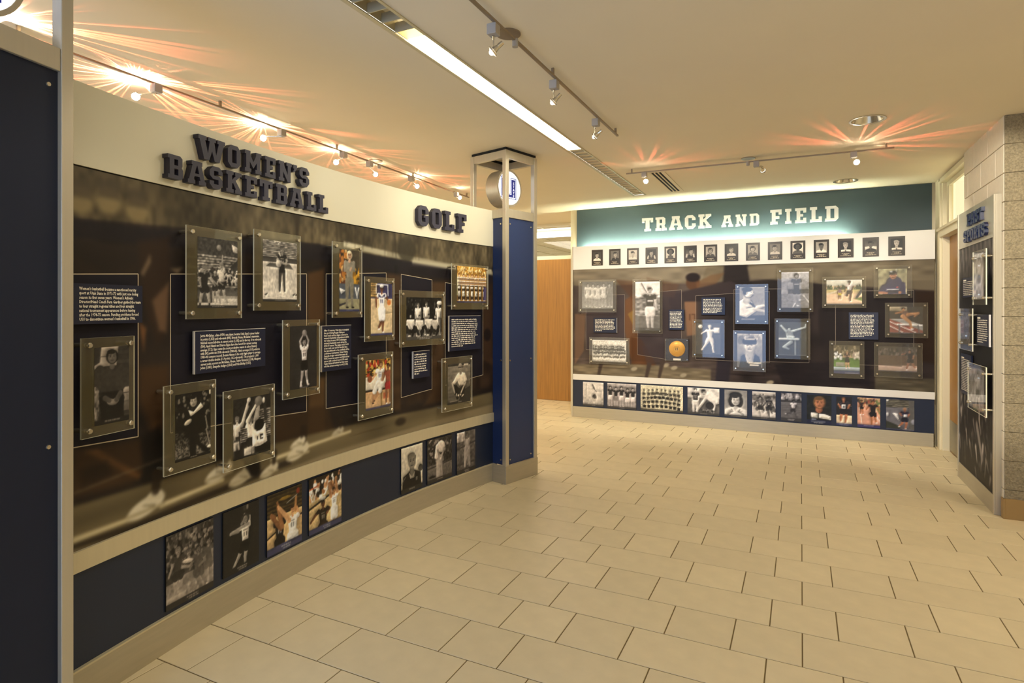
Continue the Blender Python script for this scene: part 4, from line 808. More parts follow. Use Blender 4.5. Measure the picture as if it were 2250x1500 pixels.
def ph_grey_team(asp, h):
    c = cv(asp, h, .4); c.N(.4, .06, seed=5); c.crowd(0, .1, 1, .4, 30, (.3, .45, .55), .05); c.R(0, .45, 1, .6, .28); c.cap(.06, '55545c', .3, .6); return c.bw((1, .97, .97))
def ph_pale_action(asp, h):
    c = cv(asp, h, .55); c.G(.5, .66); c.N(.3, .1, seed=8); c.fig(.6, .1, .9, .75, .4, .72, .2, al=((-.2, .26), (-.3, .2)), ar=((.16, .3), (.2, .42)), ll=((-.12, .74), (-.2, .95)), lr=((.12, .74), (.2, .95)), hs=0, wd=1.4); c.cap(.05, '77757a', .3, .7); return c.bw((1, .97, .97))
PLAQ = [dict(skin=.7, hair=.15, top=.85, bg0=.25, bg1=.3), dict(skin=.65, hair=.2, top=.2, bg0=.4, bg1=.45, x=.58), dict(skin=.7, hair=.1, top=.8, bg0=.75, bg1=.7), dict(skin=.6, hair=.12, top=.2, bg0=.16, bg1=.2), dict(skin=.35, hair=.08, top=.3, bg0=.8, bg1=.75, hs=2), dict(skin=.65, hair=.15, top=.2, bg0=.18, bg1=.5, x=.6), dict(skin=.65, hair=.25, top=.3, bg0=.65, bg1=.7, hs=1), dict(skin=.7, hair=.35, top=.8, bg0=.3, bg1=.3, hs=1), dict(skin=.72, hair=.2, top=.4, bg0=.6, bg1=.65, hs=1), dict(skin=.65, hair=.12, top=.75, bg0=.45, bg1=.5), dict(skin=.3, hair=.08, top=.35, bg0=.85, bg1=.8, hs=2), dict(skin=.4, hair=.08, top=.85, bg0=.6, bg1=.65), dict(skin=.7, hair=.5, top=.15, bg0=.15, bg1=.15), dict(skin=.4, hair=.1, top=.15, bg0=.25, bg1=.5), dict(skin=.75, hair=.6, top=.2, bg0=.15, bg1=.18)]
def ph_plaque(k, asp, h):
    c = cv(asp, h); d = dict(PLAQ[k]); d.setdefault('x', .5); c.bust(y=.4, r=.24, v=True, **d)
    if k in (12, 14): c.P([(.1, .82), (.46, .78), (.46, .95), (.1, .98)], .85); c.P([(.54, .78), (.95, .82), (.95, .98), (.54, .95)], .85)
    if k == 13: c.L(.05, .75, .3, .7, .12, .1, .85); c.L(.95, .75, .7, .7, .12, .1, .85)
    if k in (3, 4, 5): c.L(.1, .95, .16, .7, .08, .07, .7); c.L(.9, .95, .84, .7, .08, .07, .7)
    return c.bw((1, .93, .84))

# ============================================================ MURALS
def outline(name, segs, pos, parent, w=.0042, om='outline'):
    b = MB()
    for (x0, y0), (x1, y1) in segs:
        l = math.hypot(x1-x0, y1-y0); nx, ny = -(y1-y0)/l*w/2, (x1-x0)/l*w/2; n = max(1, int(l/.1))
        for k in range(n):
            a, c = k/n, (k+1)/n; ax, ay, bx_, by_ = x0+(x1-x0)*a, y0+(y1-y0)*a, x0+(x1-x0)*c, y0+(y1-y0)*c
            b.quad(pos(ax-nx, ay-ny), pos(bx_-nx, by_-ny), pos(bx_+nx, by_+ny), pos(ax+nx, ay+ny))
    return b.build(name, M[om], parent)
ML = 3.9121; MH = Z_HEAD-Z_LEDGE
m = Cv(ML/MH, 330, '2a231f', metric=(ML, MH))
m.N(.25, .22, seed=2, cx=1.6)
# sky, trees and street lamps along the top
m.P([(-.1, -.1), (4, -.1), (3.848,0.201), (2.771,0.205), (1.834,0.16), (0.906,0.178), (0.322,0.21), (-.1, .3)], '5c523e'); m.N(.28, .12, 0, 0, ML, .3, 5, .8); m.N(.2, .04, 0, 0, ML, .25, 6, .5)
for x, y in ((0.354,0.136), (0.482,0.118), (0.618,0.134)): m.E(x, y, .06, .055, 'a08e66', a=.85, soft=6); m.R(x-.05, y-.09, x+.05, y-.012, '5a5040', .8, 5)
m.P([(2.066,0.119), (2.512,0.148), (2.512,0.182), (2.066,0.156)], 'ece4c8'); m.P([(2.798,0.189), (3.848,0.21), (3.848,0.252), (2.798,0.231)], 'cfc6a8'); m.L(2.223,0.151, 3.848,0.244, .02, .02, 'b8b094', a=.8, soft=3)
for k in range(26): x = 1.5+2.4*rnd.random(); m.L(x, -.02, x+.06*(rnd.random()-.5), .08+.12*rnd.random(), .008+.014*rnd.random(), .004, '3a3226', a=.3+.4*rnd.random(), soft=3)
m.E(2.733,0.116, .10, .10, '3a3528', a=.8, soft=6)
# dark upper band
m.P([(0.322,0.214), (1.834,0.166), (3.848,0.26), (3.848,0.349), (1.834,0.265), (0.322,0.286)], '221e24', a=.8, soft=4)
m.R(2.75, .34, 4, 1.3, '3d2d20', .7, 14); m.N(.3, .2, 2.6, .25, ML, 1.3, 9, .35)
# blurred runners
B = '54381f'
def blob(pts, c, a=.85, s=4): m.P(pts, c, a, s)
blob([(0.326,0.358), (0.462,0.422), (0.611,0.373), (0.611,0.655), (0.326,0.61)], '332820', .7, 9)
blob([(0.623,0.271), (0.782,0.233), (0.782,0.66), (0.716,0.742), (0.634,0.493)], '38291f', .8, 7)
blob([(0.634,0.412), (0.68,0.327), (0.685,0.358), (0.648,0.422)], '8f7a60'); blob([(0.792,0.382), (0.858,0.373), (0.827,0.406)], '8f7a60')
blob([(0.692,0.533), (0.782,0.447), (0.767,0.681), (0.728,0.669)], '7d6048', .8, 5); blob([(0.623,0.625), (0.648,0.758), (0.662,0.657)], '8a5c38', .8, 4)
blob([(0.623,0.827), (0.782,0.832), (0.782,1.11), (0.704,1.158), (0.623,0.979)], '4e3620', .8, 8)
blob([(0.326,1.133), (0.634,1.153), (0.657,1.291), (0.589,1.334), (0.326,1.313)], '46321f', .8, 8); blob([(0.382,1.146), (0.431,1.148), (0.638,1.307), (0.623,1.327)], '6e4b2a', .8, 4)
blob([(0.356,1.213), (0.472,1.205), (0.503,1.271), (0.363,1.297)], '2a2018', .8, 5)
blob([(0.634,1.143), (0.74,1.102), (0.747,1.421), (0.652,1.433)], '1a1614', .9, 6)
blob([(1.738,0.351), (1.883,0.314), (1.883,0.636), (1.794,0.692), (1.738,0.634)], '5f4328', .8, 6); blob([(1.754,0.974), (1.891,1.017), (1.891,1.37), (1.738,1.369)], '64492a', .8, 6); blob([(1.475,1.171), (1.916,1.197), (1.979,1.386), (1.601,1.423), (1.475,1.369)], '3d2c1c', .8, 7)
blob([(2.512,0.31), (2.665,0.319), (2.665,1.341), (2.537,1.322)], '57402a', .7, 6); blob([(3.047,0.357), (3.21,0.351), (3.174,1.339), (2.934,1.344), (3.047,1.248)], '553e28', .7, 6)
blob([(3.73,0.415), (3.848,0.455), (3.848,1.087), (3.73,1.037)], '4a3422', .7, 5); m.E(3.782,0.811, .05, .06, '1c1614', a=.8, soft=4)
# road, kerb line and pale shoes along the bottom
m.P([(-.1, 1.27), (0.322,1.351), (0.96,1.365), (1.322,1.348), (2.177,1.361), (3.047,1.378), (3.848,1.341), (4, 1.7), (-.1, 1.7)], '75684c', soft=4); m.N(.15, .06, 0, 1.0, ML, MH, 12, 4)
m.P([(0.322,1.501), (0.611,1.511), (1.073,1.493), (1.601,1.464), (1.601,1.5), (1.073,1.528), (0.611,1.545), (0.322,1.531), (-.1, 1.55), (-.1, 1.5)], '3a3126', soft=3)
m.P([(0.322,1.521), (0.68,1.549), (1.073,1.545), (1.834,1.509), (2.771,1.498), (4, 1.45), (4, 1.7), (-.1, 1.7)], '9c8c6c', a=.9, soft=3)
for (xa, ya), (xb, yb) in (((0.322,1.485), (0.589,1.486)), ((0.74,1.477), (1.103,1.459)), ((1.45,1.437), (2.132,1.403))): m.L(xa, ya, xb, yb, .012, .009, 'e0d0a6', soft=1.5)
m.L(0, 1.33, 1.0, 1.24, .004, .004, '7a6c52', a=.6)
m.R(.1, 1.22, .32, 1.5, '83765c', .5, 8)
def shoe(x, y, r, f=1, c='f0e6cc'):
    m.E(x, y, r*1.25, r*.5, c, -.25, soft=2); m.E(x+f*r*.55, y-r*.28, r*.62, r*.5, c, -.2, soft=2); m.L(x+f*r*.62, y-r*.75, x+f*r*.72, y-r*1.7, r*.28, r*.36, '2c2219', a=.85, soft=3); m.L(x-r*1.2, y+r*.28, x+r*1.2, y+r*.2, r*.1, r*.1, 'c0b290', soft=1.5); m.L(x-r*.2, y-r*.1, x+r*.5, y+r*.1, r*.05, r*.12, '9c8f72', a=.8)
shoe(0.662,1.457, .078); shoe(1.079,1.415, .07); shoe(1.231,1.479, .07, 1, 'd8ccae'); shoe(1.429,1.495, .055, 1, 'e2d6b8'); shoe(1.657,1.441, .075, 1, 'ece0c2'); shoe(1.657,1.386, .05); shoe(2.009,1.386, .045, 1, 'c8bca0'); m.L(1.273,1.337, 1.322,1.462, .06, .04, '1a1613', soft=4)
m.E(2.665,1.427, .06, .03, '3c3226', soft=4)
m.blur(.005)
NAVYP = [((0.322,0.432), (0.618,0.415), (0.618,1.136), (0.322,1.119)), ((0.787,0.406), (1.727,0.354), (1.727,1.206), (0.787,1.154)), ((1.899,0.345), (2.502,0.307), (2.502,1.236), (1.899,1.215)), ((2.67,0.308), (3.041,0.335), (3.041,1.225), (2.67,1.248)), ((3.21,0.351), (3.723,0.394), (3.723,1.173), (3.21,1.214))]
for p in NAVYP: m.P(p, '1b1a28', a=.82)
posL = lambda u, v: (lambda a: np.stack([CX-(RM-.0005)*np.cos(a), CY+(RM-.0005)*np.sin(a), Z_HEAD-MH*v], 1))(A0+u*ML/RM)
print_mesh('mural', m, posL, M['mural'], wall_left)
def posl(s, y): a = A0+s/RM; return (CX-(RM-.002)*math.cos(a), CY+(RM-.002)*math.sin(a), Z_HEAD-y)
for p in NAVYP:
    q = list(p); outline('outline', [(q[k], q[(k+1) % 4]) for k in range(4) if not (p is NAVYP[0] and k == 3)], posl, wall_left)

BW_ = BU1-BU0-.006
m = Cv(BW_/MH, 300, '4c413e', metric=(BW_, MH))
m.R(0, 0, 2.0, MH, '6a5c55', .85, 60); m.R(2.2, 0, 5, MH, '39302e', .8, 60); m.N(.2, .16, seed=3)
m.P([(0, 0), (5, 0), (4.426,0.371), (3.487,0.292), (2.509,0.182), (1.946,0.23), (0.007,0.235)], '8d8069', soft=5); m.P([(0, 0), (1.888,0.022), (1.829,0.204), (0.007,0.221)], 'a3957f', .8, 6); m.N(.15, .05, 0, 0, BW_, .25, 4, 3)
m.P([(2.119,-0.019), (2.399,-0.01), (2.482,0.347), (2.175,0.703), (2.09,0.342)], '2e2628', .9, 6); m.P([(2.399,0.037), (2.751,0.001), (2.725,0.187), (2.427,0.216)], 'a5967e', .7, 5)
m.L(0.933,0.147, 1.093,0.074, .02, .01, 'b5a78f', a=.7, soft=3); m.L(3.608,0.14, 3.844,0.065, .02, .02, 'a99c82', a=.6, soft=4)
TAN = '8c5f3d'
m.P([(0.782,0.455), (0.965,0.328), (0.978,1.096), (0.867,1.293), (0.769,0.843)], TAN, .85, 4); m.P([(0.822,0.649), (0.913,0.584), (0.9,0.809)], 'b08a4c', .9, 3); m.P([(0.029,0.652), (0.191,0.651), (0.17,1.186), (0.029,1.392)], '8f6f58', .8, 4)
m.P([(0.867,0.971), (1.016,0.999), (1.22,1.343), (1.093,1.443), (0.874,1.357)], '6e4527', .85, 4); m.P([(0.636,0.16), (1.093,0.202), (1.157,0.393), (0.9,0.455)], '6e4a34', .6, 6)
m.P([(1.602,0.472), (1.77,0.399), (1.788,0.92), (1.638,0.942)], 'a87e60', .9, 3); m.R(1.668,0.645, 1.683,0.731, '6a4a38', 1, 2); m.R(1.698,0.645, 1.746,0.657, '6a4a38', 1, 2); m.R(1.734,0.657, 1.746,0.731, '6a4a38', 1, 2)
m.E(1.716,0.226, .09, .10, '6b4a34', soft=4); m.E(1.716,0.152, .095, .06, '2c2222', soft=4); m.P([(1.758,0.227), (1.946,0.127), (2.119,0.101), (1.946,0.34), (1.77,0.368)], '8a6240', .6, 5)
m.L(2.175,0.343, 1.59,0.41, .13, .07, '463b3d', soft=5); m.E(1.499,0.471, .10, .12, '4a4040', soft=5)
m.P([(1.029,1.095), (1.314,1.118), (1.345,1.337), (1.093,1.348)], '5a4a48', .6, 5); m.P([(1.093,0.138), (1.529,0.241), (1.468,0.427), (1.093,0.329)], '7d5840', .5, 6)
m.P([(3.216,0.582), (3.487,0.415), (3.487,0.915), (3.241,1.033)], '2c2526', .7, 8); m.P([(4.221,0.368), (4.426,0.371), (4.426,1.209), (4.221,1.165)], '3d2a1c', .8, 8)
m.P([(0, 1.30), (0.007,1.393), (0.965,1.353), (1.946,1.385), (1.946,1.556), (0.007,1.561), (0, 1.7)], '98896f', .95, 4); m.P([(2.175,1.555), (2.725,1.559), (2.725,1.594), (2.175,1.603)], '8f8069', .9, 3); m.P([(3.82,1.376), (4.426,1.377), (5, 1.7), (3.82,1.55)], '6f6653', .95, 4); m.N(.2, .025, 0, 1.3, BW_, MH, 8, 5)
for x, y in ((0.913,1.42), (1.357,1.349), (1.468,1.382), (1.59,1.476), (2.671,1.516)): m.E(x, y, .045, .026, 'cbbca0', -.3, soft=2)
for x, y in ((0.433,1.474), (1.125,1.474), (1.314,1.414)): m.L(x, y-.12, x-.05, y+.1, .03, .02, '5a4c44', soft=3)
m.P([(2.033,1.188), (2.204,1.182), (2.175,1.543), (2.004,1.564)], '38323c', .9, 4); m.P([(2.725,1.28), (3.774,1.182), (3.774,1.509), (2.83,1.553)], '2a2428', .7, 6)
m.blur(.006)
NB = [((0.205,0.385), (0.782,0.371), (0.782,1.18), (0.205,1.171)), ((0.965,0.36), (1.572,0.316), (1.572,1.297), (0.965,1.219)), ((1.758,0.399), (2.671,0.349), (2.671,1.265), (1.758,1.253)), ((2.243,0.32), (3.125,0.32), (3.125,1.246), (2.243,1.258)), ((3.414,0.358), (4.216,0.358), (4.216,1.244), (3.414,1.251))]
for p in NB: m.P(p, '4a4048' if p[0][0] < 1.6 else '2c2628', a=.55)
posB = lambda u, v: np.stack([BU0+.006+BW_*u, np.full_like(u, VB), Z_HEAD-MH*v], 1)
print_mesh('mural', m, posB, M['mural_back'], wall_back)
for p in NB: outline('outline', [(p[k], p[(k+1) % 4]) for k in range(4)], lambda x, y: (BU0+x, VB-.0015, Z_HEAD-y), wall_back, .0042, 'outline_dim')

# ============================================================ BLOCK LETTERS
S_ = .17
def sq(a, b, c, d): return [(a, c), (b, c), (b, d), (a, d)]
GL = {
 'I': (.45, [sq(0,.45,0,S_), sq(0,.45,.83,1), sq(.1,.35,S_,.83)]),
 'L': (.75, [sq(0,.45,.83,1), sq(.1,.35,S_,.83), sq(0,.75,0,S_), sq(.55,.75,S_,.34)]),
 'E': (.75, [sq(0,.75,.83,1), sq(.55,.75,.68,.83), sq(.1,.35,S_,.83), sq(.35,.55,.42,.58), sq(0,.75,0,S_), sq(.55,.75,S_,.32)]),
 'F': (.75, [sq(0,.75,.83,1), sq(.55,.75,.66,.83), sq(.1,.35,S_,.83), sq(.35,.6,.38,.55), sq(0,.48,0,S_)]),
 'T': (.8, [sq(0,.8,.83,1), sq(0,.17,.66,.83), sq(.63,.8,.66,.83), sq(.265,.535,S_,.83), sq(.17,.63,0,S_)]),
 'K': (.9, [sq(0,.42,0,S_), sq(0,.42,.83,1), sq(.09,.33,S_,.83), sq(.5,.88,.83,1), [(.33,.42),(.33,.60),(.55,.83),(.80,.83)], [(.38,.4636),(.56,.17),(.83,.17),(.53,.594)], sq(.5,.9,0,S_)]),
 'A': (.95, [sq(0,.38,0,S_), sq(.57,.95,0,S_), [(.06,S_),(.30,S_),(.345,.34),(.40,.62),(.475,.83),(.24,.83)], [(.89,S_),(.71,.83),(.475,.83),(.55,.62),(.605,.34),(.65,S_)], [(.345,.34),(.605,.34),(.58,.46),(.37,.46)], sq(.2,.75,.83,1)]),
 'R': (.9, [sq(0,.44,0,S_), sq(.09,.34,S_,.83), [(0,.83),(.8,.83),(.8,.9),(.68,1),(0,1)], sq(.56,.8,.55,.83), sq(.34,.56,.40,.55), [(.56,.40),(.72,.40),(.8,.48),(.8,.55),(.56,.55)], [(.5,.40),(.54,S_),(.82,S_),(.72,.40)], sq(.52,.9,0,S_)]),
 'P': (.82, [sq(0,.44,0,S_), sq(.09,.34,S_,.83), [(0,.83),(.82,.83),(.82,.9),(.70,1),(0,1)], sq(.57,.82,.53,.83), sq(.34,.57,.37,.53), [(.57,.37),(.72,.37),(.82,.46),(.82,.53),(.57,.53)]]),
 'B': (.82, [sq(.09,.34,S_,.83), [(0,.83),(.79,.83),(.79,.9),(.67,1),(0,1)], sq(.55,.79,.6,.83), sq(.34,.55,.43,.58), [(.55,.43),(.82,.43),(.75,.515),(.79,.6),(.55,.6)], sq(.56,.82,S_,.43), [(0,0),(.7,0),(.82,.1),(.82,S_),(0,S_)]]),
 'D': (.85, [sq(.09,.34,S_,.83), [(0,.83),(.85,.83),(.68,1),(0,1)], sq(.59,.85,S_,.83), [(0,0),(.68,0),(.85,S_),(0,S_)]]),
 'O': (.8, [sq(0,.26,.2,.8), sq(.54,.8,.2,.8), [(0,.8),(.8,.8),(.6,1),(.2,1)], [(.2,0),(.6,0),(.8,.2),(0,.2)]]),
 'C': (.8, [sq(0,.26,.2,.8), sq(.54,.8,.62,.8), sq(.54,.8,.2,.38), [(0,.8),(.8,.8),(.6,1),(.2,1)], [(.2,0),(.6,0),(.8,.2),(0,.2)]]),
 'G': (.8, [sq(0,.26,.2,.8), sq(.54,.8,.62,.8), sq(.54,.8,.2,.54), sq(.42,.54,.42,.54), [(0,.8),(.8,.8),(.6,1),(.2,1)], [(.2,0),(.6,0),(.8,.2),(0,.2)]]),
 'S': (.8, [[(0,.8),(.8,.8),(.6,1),(.2,1)], sq(0,.26,.58,.8), sq(.54,.8,.66,.8), [(.2,.42),(.8,.42),(.6,.58),(0,.58)], sq(.54,.8,.2,.42), sq(0,.26,.2,.34), [(.2,0),(.6,0),(.8,.2),(0,.2)]]),
 'M': (1.0, [sq(0,.37,0,S_), sq(.63,1,0,S_), sq(.08,.29,S_,.83), sq(.71,.92,S_,.83), sq(0,.33,.83,1), sq(.67,1,.83,1), [(.29,.5),(.5,.2),(.5,.5),(.33,.83),(.29,.83)], [(.71,.5),(.71,.83),(.67,.83),(.5,.5),(.5,.2)]]),
 'N': (.9, [sq(0,.37,0,S_), sq(.08,.29,S_,.83), sq(0,.36,.83,1), sq(.61,.82,0,.83), sq(.52,.9,.83,1), [(.29,.5),(.61,0),(.61,.36),(.36,.83),(.29,.83)]]),
 'W': (1.15, [sq(0,.34,.83,1), sq(.41,.74,.83,1), sq(.81,1.15,.83,1), [(.05,.83),(.24,0),(.46,0),(.28,.83)], [(.46,0),(.575,.42),(.575,.83),(.475,.83),(.40,.28)], [(1.10,.83),(.87,.83),(.69,0),(.91,0)], [(.69,0),(.75,.28),(.675,.83),(.575,.83),(.575,.42)]]),
 "'": (.28, [[(.0,.62),(.12,.62),(.28,.82),(.28,1),(.02,1),(.02,.8),(.1,.8)]]),
}
def heading(text, pl, label, m, depth):
    (zb, zt), lets = pl; ch = [c for c in text if c != ' ']
    mid = lets[len(lets)//2]; t = empty('heading_letters', (mid[0], mid[1], zb)); tag(t, label, 'lettering'); return t, ch
def put_letters(t, word, zz, lets, m, depth):
    zb, zt = zz
    for c, (x, y, phi, w) in zip(word, lets):
        gw, pcs = GL[c]; h = zt-zb; b = MB()
        for p in pcs: b.prism([(-w/2+px*w/gw, pz*h) for px, pz in p], 0, depth)
        o = b.build('letter', m, t); o.rotation_euler.z = phi; o.location = (x-t.location.x, y-t.location.y, zb-t.location.z)
def words(label, m, depth, *ws):
    (w0, zz, lets) = ws[0]; mid = lets[len(lets)//2]
    t = empty('heading_letters', (mid[0], mid[1], zz[0])); tag(t, label, 'lettering')
    for w, z, l in ws: put_letters(t, w, z, l, m, depth)
PXL = 0
words("dark navy block letters reading WOMEN'S BASKETBALL on the cream header", M['letter'], .035,
      ("WOMEN'S", *((2.3387, 2.4529), [(-2.6548, 2.0035, 1.6901, 0.1657), (-2.6711, 2.1465, 1.6737, 0.0854), (-2.6834, 2.2765, 1.6588, 0.118), (-2.6937, 2.4014, 1.6446, 0.0792), (-2.7014, 2.5169, 1.6315, 0.1024), (-2.7059, 2.5942, 1.6226, 0.033), (-2.7094, 2.6716, 1.6139, 0.0817)])),
      ('BASKETBALL', *((2.2041, 2.3154), [(-2.6272, 1.7921, 1.7143, 0.0826), (-2.6438, 1.9137, 1.7003, 0.1076), (-2.6582, 2.0297, 1.6871, 0.0815), (-2.6709, 2.1454, 1.6738, 0.1043), (-2.6822, 2.2613, 1.6606, 0.084), (-2.6913, 2.3708, 1.6481, 0.0949), (-2.6996, 2.4882, 1.6347, 0.0885), (-2.7065, 2.6097, 1.6209, 0.1096), (-2.7119, 2.7325, 1.6069, 0.0816), (-2.715, 2.8365, 1.5951, 0.0869)])))
words('dark navy block letters reading GOLF beside the far pillar', M['letter'], .035, ('GOLF', *((2.2509, 2.4093), [(-2.6775, 3.8881, 1.4754, 0.1271), (-2.66, 4.0547, 1.4564, 0.1222), (-2.64, 4.2152, 1.438, 0.1263), (-2.6168, 4.3778, 1.4193, 0.1226)])))
words('white block letters reading TRACK AND FIELD on the teal header', M['letter_white'], .03,
      ('TRACK', *((2.6874, 2.8709), [(-1.941, 8.315, 0.0, 0.1522), (-1.7533, 8.315, 0.0, 0.148), (-1.5504, 8.315, 0.0, 0.1788), (-1.3578, 8.315, 0.0, 0.1393), (-1.1651, 8.315, 0.0, 0.1654)])),
      ('AND', *((2.6856, 2.8356), [(-0.8798, 8.315, 0.0, 0.1439), (-0.7061, 8.315, 0.0, 0.1342), (-0.5441, 8.315, 0.0, 0.1149)])),
      ('FIELD', *((2.6838, 2.8675), [(-0.2867, 8.315, 0.0, 0.1334), (-0.1429, 8.315, 0.0, 0.072), (-0.0007, 8.315, 0.0, 0.1269), (0.171, 8.315, 0.0, 0.1326), (0.3458, 8.315, 0.0, 0.1451)])))

# ============================================================ DISPLAYS ON THE WALLS
def root_at(name, pl, label, cat, group=None):
    t = empty(name, (pl[0], pl[1], pl[4]), pl[2]); return tag(t, label, cat, group)
def standoff(x, z, yw, t, r=.0115, name='standoff'):
    b = MB(); b.cyl((x, -.012, z), (x, -.0, z), r*.96, r); b.cyl((x, -.016, z), (x, -.012, z), r*.7, r*.96); b.cyl((x, .009, z), (x, yw, z), r*.8); b.build(name, M['chrome'], t, True)
def acrylic(spec, fn, label, yw=.068, px=1.5, name='photo_display', ins=.026, front=False):
    pl, (x0, z0, x1, z1) = spec; t = root_at(name, pl, label, 'photo display', None); w, h = pl[3], pl[5]-pl[4]
    b = MB(); b.box(-w/2, 0, 0, w/2, .008, h, 0, 1); b.build('acrylic_sheet', [M['clear_warm' if front else 'clear'], M['edge']], t)
    d = math.hypot(pl[0], pl[1]); res = (z1-z0)/d*1298/px
    c = photo(fn((x1-x0)/(z1-z0), res)); flat_print('photo', c, x0, z0, x1, z1, -.0006 if front else .0105, t)
    q = MB(); q.box(x0, .011, z0, x1, .0125, z1); q.build('photo_backing', M['black'], t)
    for sx in (-w/2+ins, w/2-ins):
        for sz in (ins*1.1, h-ins*1.1): standoff(sx, sz, yw, t)
    return t
SEP = 'clear acrylic display'
AL = [
 (((-2.6229, 1.9999, 1.6909, 0.3437, 1.5483, 1.9945), (-0.1102, 0.0532, 0.1401, 0.3983)), ph_jump_shot, 'acrylic photo display of a player shooting over defenders, first from the near pillar'),
 (((-2.6641, 2.4325, 1.6413, 0.3567, 1.5874, 2.0294), (-0.1177, 0.0503, 0.1446, 0.3926)), ph_standing_ball, 'acrylic photo display of a standing player holding a ball before bleachers'),
 (((-2.6865, 3.0295, 1.5732, 0.2842, 1.5393, 2.0294), (-0.0817, 0.0396, 0.1114, 0.446)), ph_suit_coach, 'narrow acrylic photo display of a blonde coach in a grey suit'),
 (((-2.681, 3.3556, 1.536, 0.3129, 1.3698, 1.8194), (-0.0985, 0.0389, 0.1296, 0.4069)), ph_dribble, 'acrylic photo display of a player in white dribbling an orange ball'),
 (((-2.6478, 3.8413, 1.4804, 0.5357, 1.3097, 1.7347), (-0.1992, 0.0467, 0.2281, 0.374)), ph_golf_team, 'squarish acrylic photo display of an old golf team seated and standing'),
 (((-2.572, 4.448, 1.4107, 0.4958, 1.59, 1.9769), (-0.1822, 0.0576, 0.2171, 0.3686)), ph_golf_women, 'acrylic photo display of golfers lined up before golden trees'),
 (((-2.6758, 2.6208, 1.6198, 0.3051, 1.0732, 1.5312), (-0.0991, 0.0493, 0.1228, 0.4211)), ph_thirteen, 'acrylic photo display of a player wearing 13 shooting against black'),
 (((-2.6818, 3.3168, 1.5404, 0.3633, 0.8376, 1.2838), (-0.1123, 0.0564, 0.1485, 0.4012)), ph_drive, 'acrylic photo display of a player in white driving past a red opponent'),
 (((-2.5993, 4.2761, 1.4305, 0.3977, 0.7472, 1.1883), (-0.1286, 0.051, 0.1695, 0.3884)), ph_crouch, 'acrylic photo display of a golfer in a cap crouching over balls'),
 (((-2.5391, 1.447, 1.7547, 0.2356, 1.0869, 1.4821), (-0.0651, 0.0428, 0.0893, 0.355)), ph_brick_coach, 'acrylic photo display of a woman in a dark sweater by a brick wall'),
 (((-2.6047, 1.8558, 1.7075, 0.2982, 0.8363, 1.2457), (-0.0913, 0.0495, 0.1141, 0.3625)), ph_smiling_jacket, 'acrylic photo display of a smiling woman in a dark tracksuit on leaves'),
 (((-2.6473, 2.2285, 1.6647, 0.356, 0.7623, 1.1748), (-0.1173, 0.0471, 0.1441, 0.3627)), ph_rebound, 'acrylic photo display of players reaching for a rebound, one wearing 15'),
]
for s, f, l in AL: acrylic(s, f, l, front=True)
BLUE_GLARE = lambda fn: (lambda asp, h: fn(asp, h).duo('000610', 'ffffff'))  # unused duotone; puts the window's blue reflection into a print's colour
AB = [
 (((-2.6354, 8.19, 0.0, 0.5613, 1.541, 2.01), (-0.2331, 0.0508, 0.2311, 0.4432)), ph_relay, 'acrylic photo display of five men standing in a row in pale kit'),
 (((-1.9138, 8.19, 0.0, 0.4109, 1.2504, 2.0074), (-0.1694, 0.0398, 0.1723, 0.7194)), ph_javelin, 'tall acrylic photo display of an athlete holding a javelin on his shoulder'),
 (((-2.4602, 8.19, 0.0, 0.5873, 0.8022, 1.1808), (-0.2508, 0.0316, 0.2473, 0.3417)), ph_squad, 'acrylic photo display of a whole track squad in four rows'),
 (((-1.1015, 8.19, 0.0, 0.4066, 0.9476, 1.4505), (-0.1559, 0.043, 0.1511, 0.4543)), ph_thrower_blue, 'blue-reflecting acrylic photo display of a discus thrower in mid turn'),
 (((-0.5684, 8.19, 0.0, 0.3936, 1.3963, 1.9106), (-0.146, 0.0438, 0.1536, 0.4765)), ph_profile_blue, 'blue-reflecting acrylic photo display of an athlete in profile'),
 (((-0.5957, 8.19, 0.0, 0.3916, 0.787, 1.3124), (-0.1465, 0.0492, 0.1541, 0.4825)), ph_cap_blue, 'blue-reflecting acrylic photo display of a man in a cap'),
 (((-0.0639, 8.19, 0.0, 0.4038, 1.5545, 2.1007), (-0.155, 0.0498, 0.1558, 0.4984)), ph_runner_woman, 'acrylic photo display of a woman running on a lane-marked track'),
 (((-0.0956, 8.19, 0.0, 0.4069, 0.9658, 1.4703), (-0.1548, 0.0421, 0.1597, 0.4616)), ph_hurdler_bw, 'acrylic photo display of a hurdler in flight over a white bar'),
 (((0.4692, 8.19, 0.0, 0.4633, 1.6042, 1.9829), (-0.1854, 0.0386, 0.1903, 0.3378)), ph_sprint_color, 'wide acrylic photo display of a sprinter on a sunlit track'),
 (((0.9698, 8.19, 0.0, 0.3797, 1.7202, 2.106), (-0.1427, 0.0443, 0.1425, 0.3424)), ph_cap_man, 'acrylic photo display of a man in a dark cap and navy shirt'),
 (((1.1037, 8.19, 0.0, 0.4177, 1.2585, 1.6649), (-0.1622, 0.0459, 0.1626, 0.3587)), ph_hurdle_color, 'acrylic photo display of a hurdler above a red track'),
 (((0.4975, 8.19, 0.0, 0.3692, 0.7571, 1.2012), (-0.1352, 0.0513, 0.1384, 0.3955)), ph_field_run, 'acrylic photo display of a runner on bright green grass'),
 (((1.0212, 8.19, 0.0, 0.476, 0.791, 1.1941), (-0.1941, 0.064, 0.1883, 0.3599)), ph_dark_jump, 'wide acrylic photo display of a dark-clad jumper over pale sand'),
]
for k, (s, f, l) in enumerate(AB): acrylic(s, f, l, .058, 1.4, ins=.03)

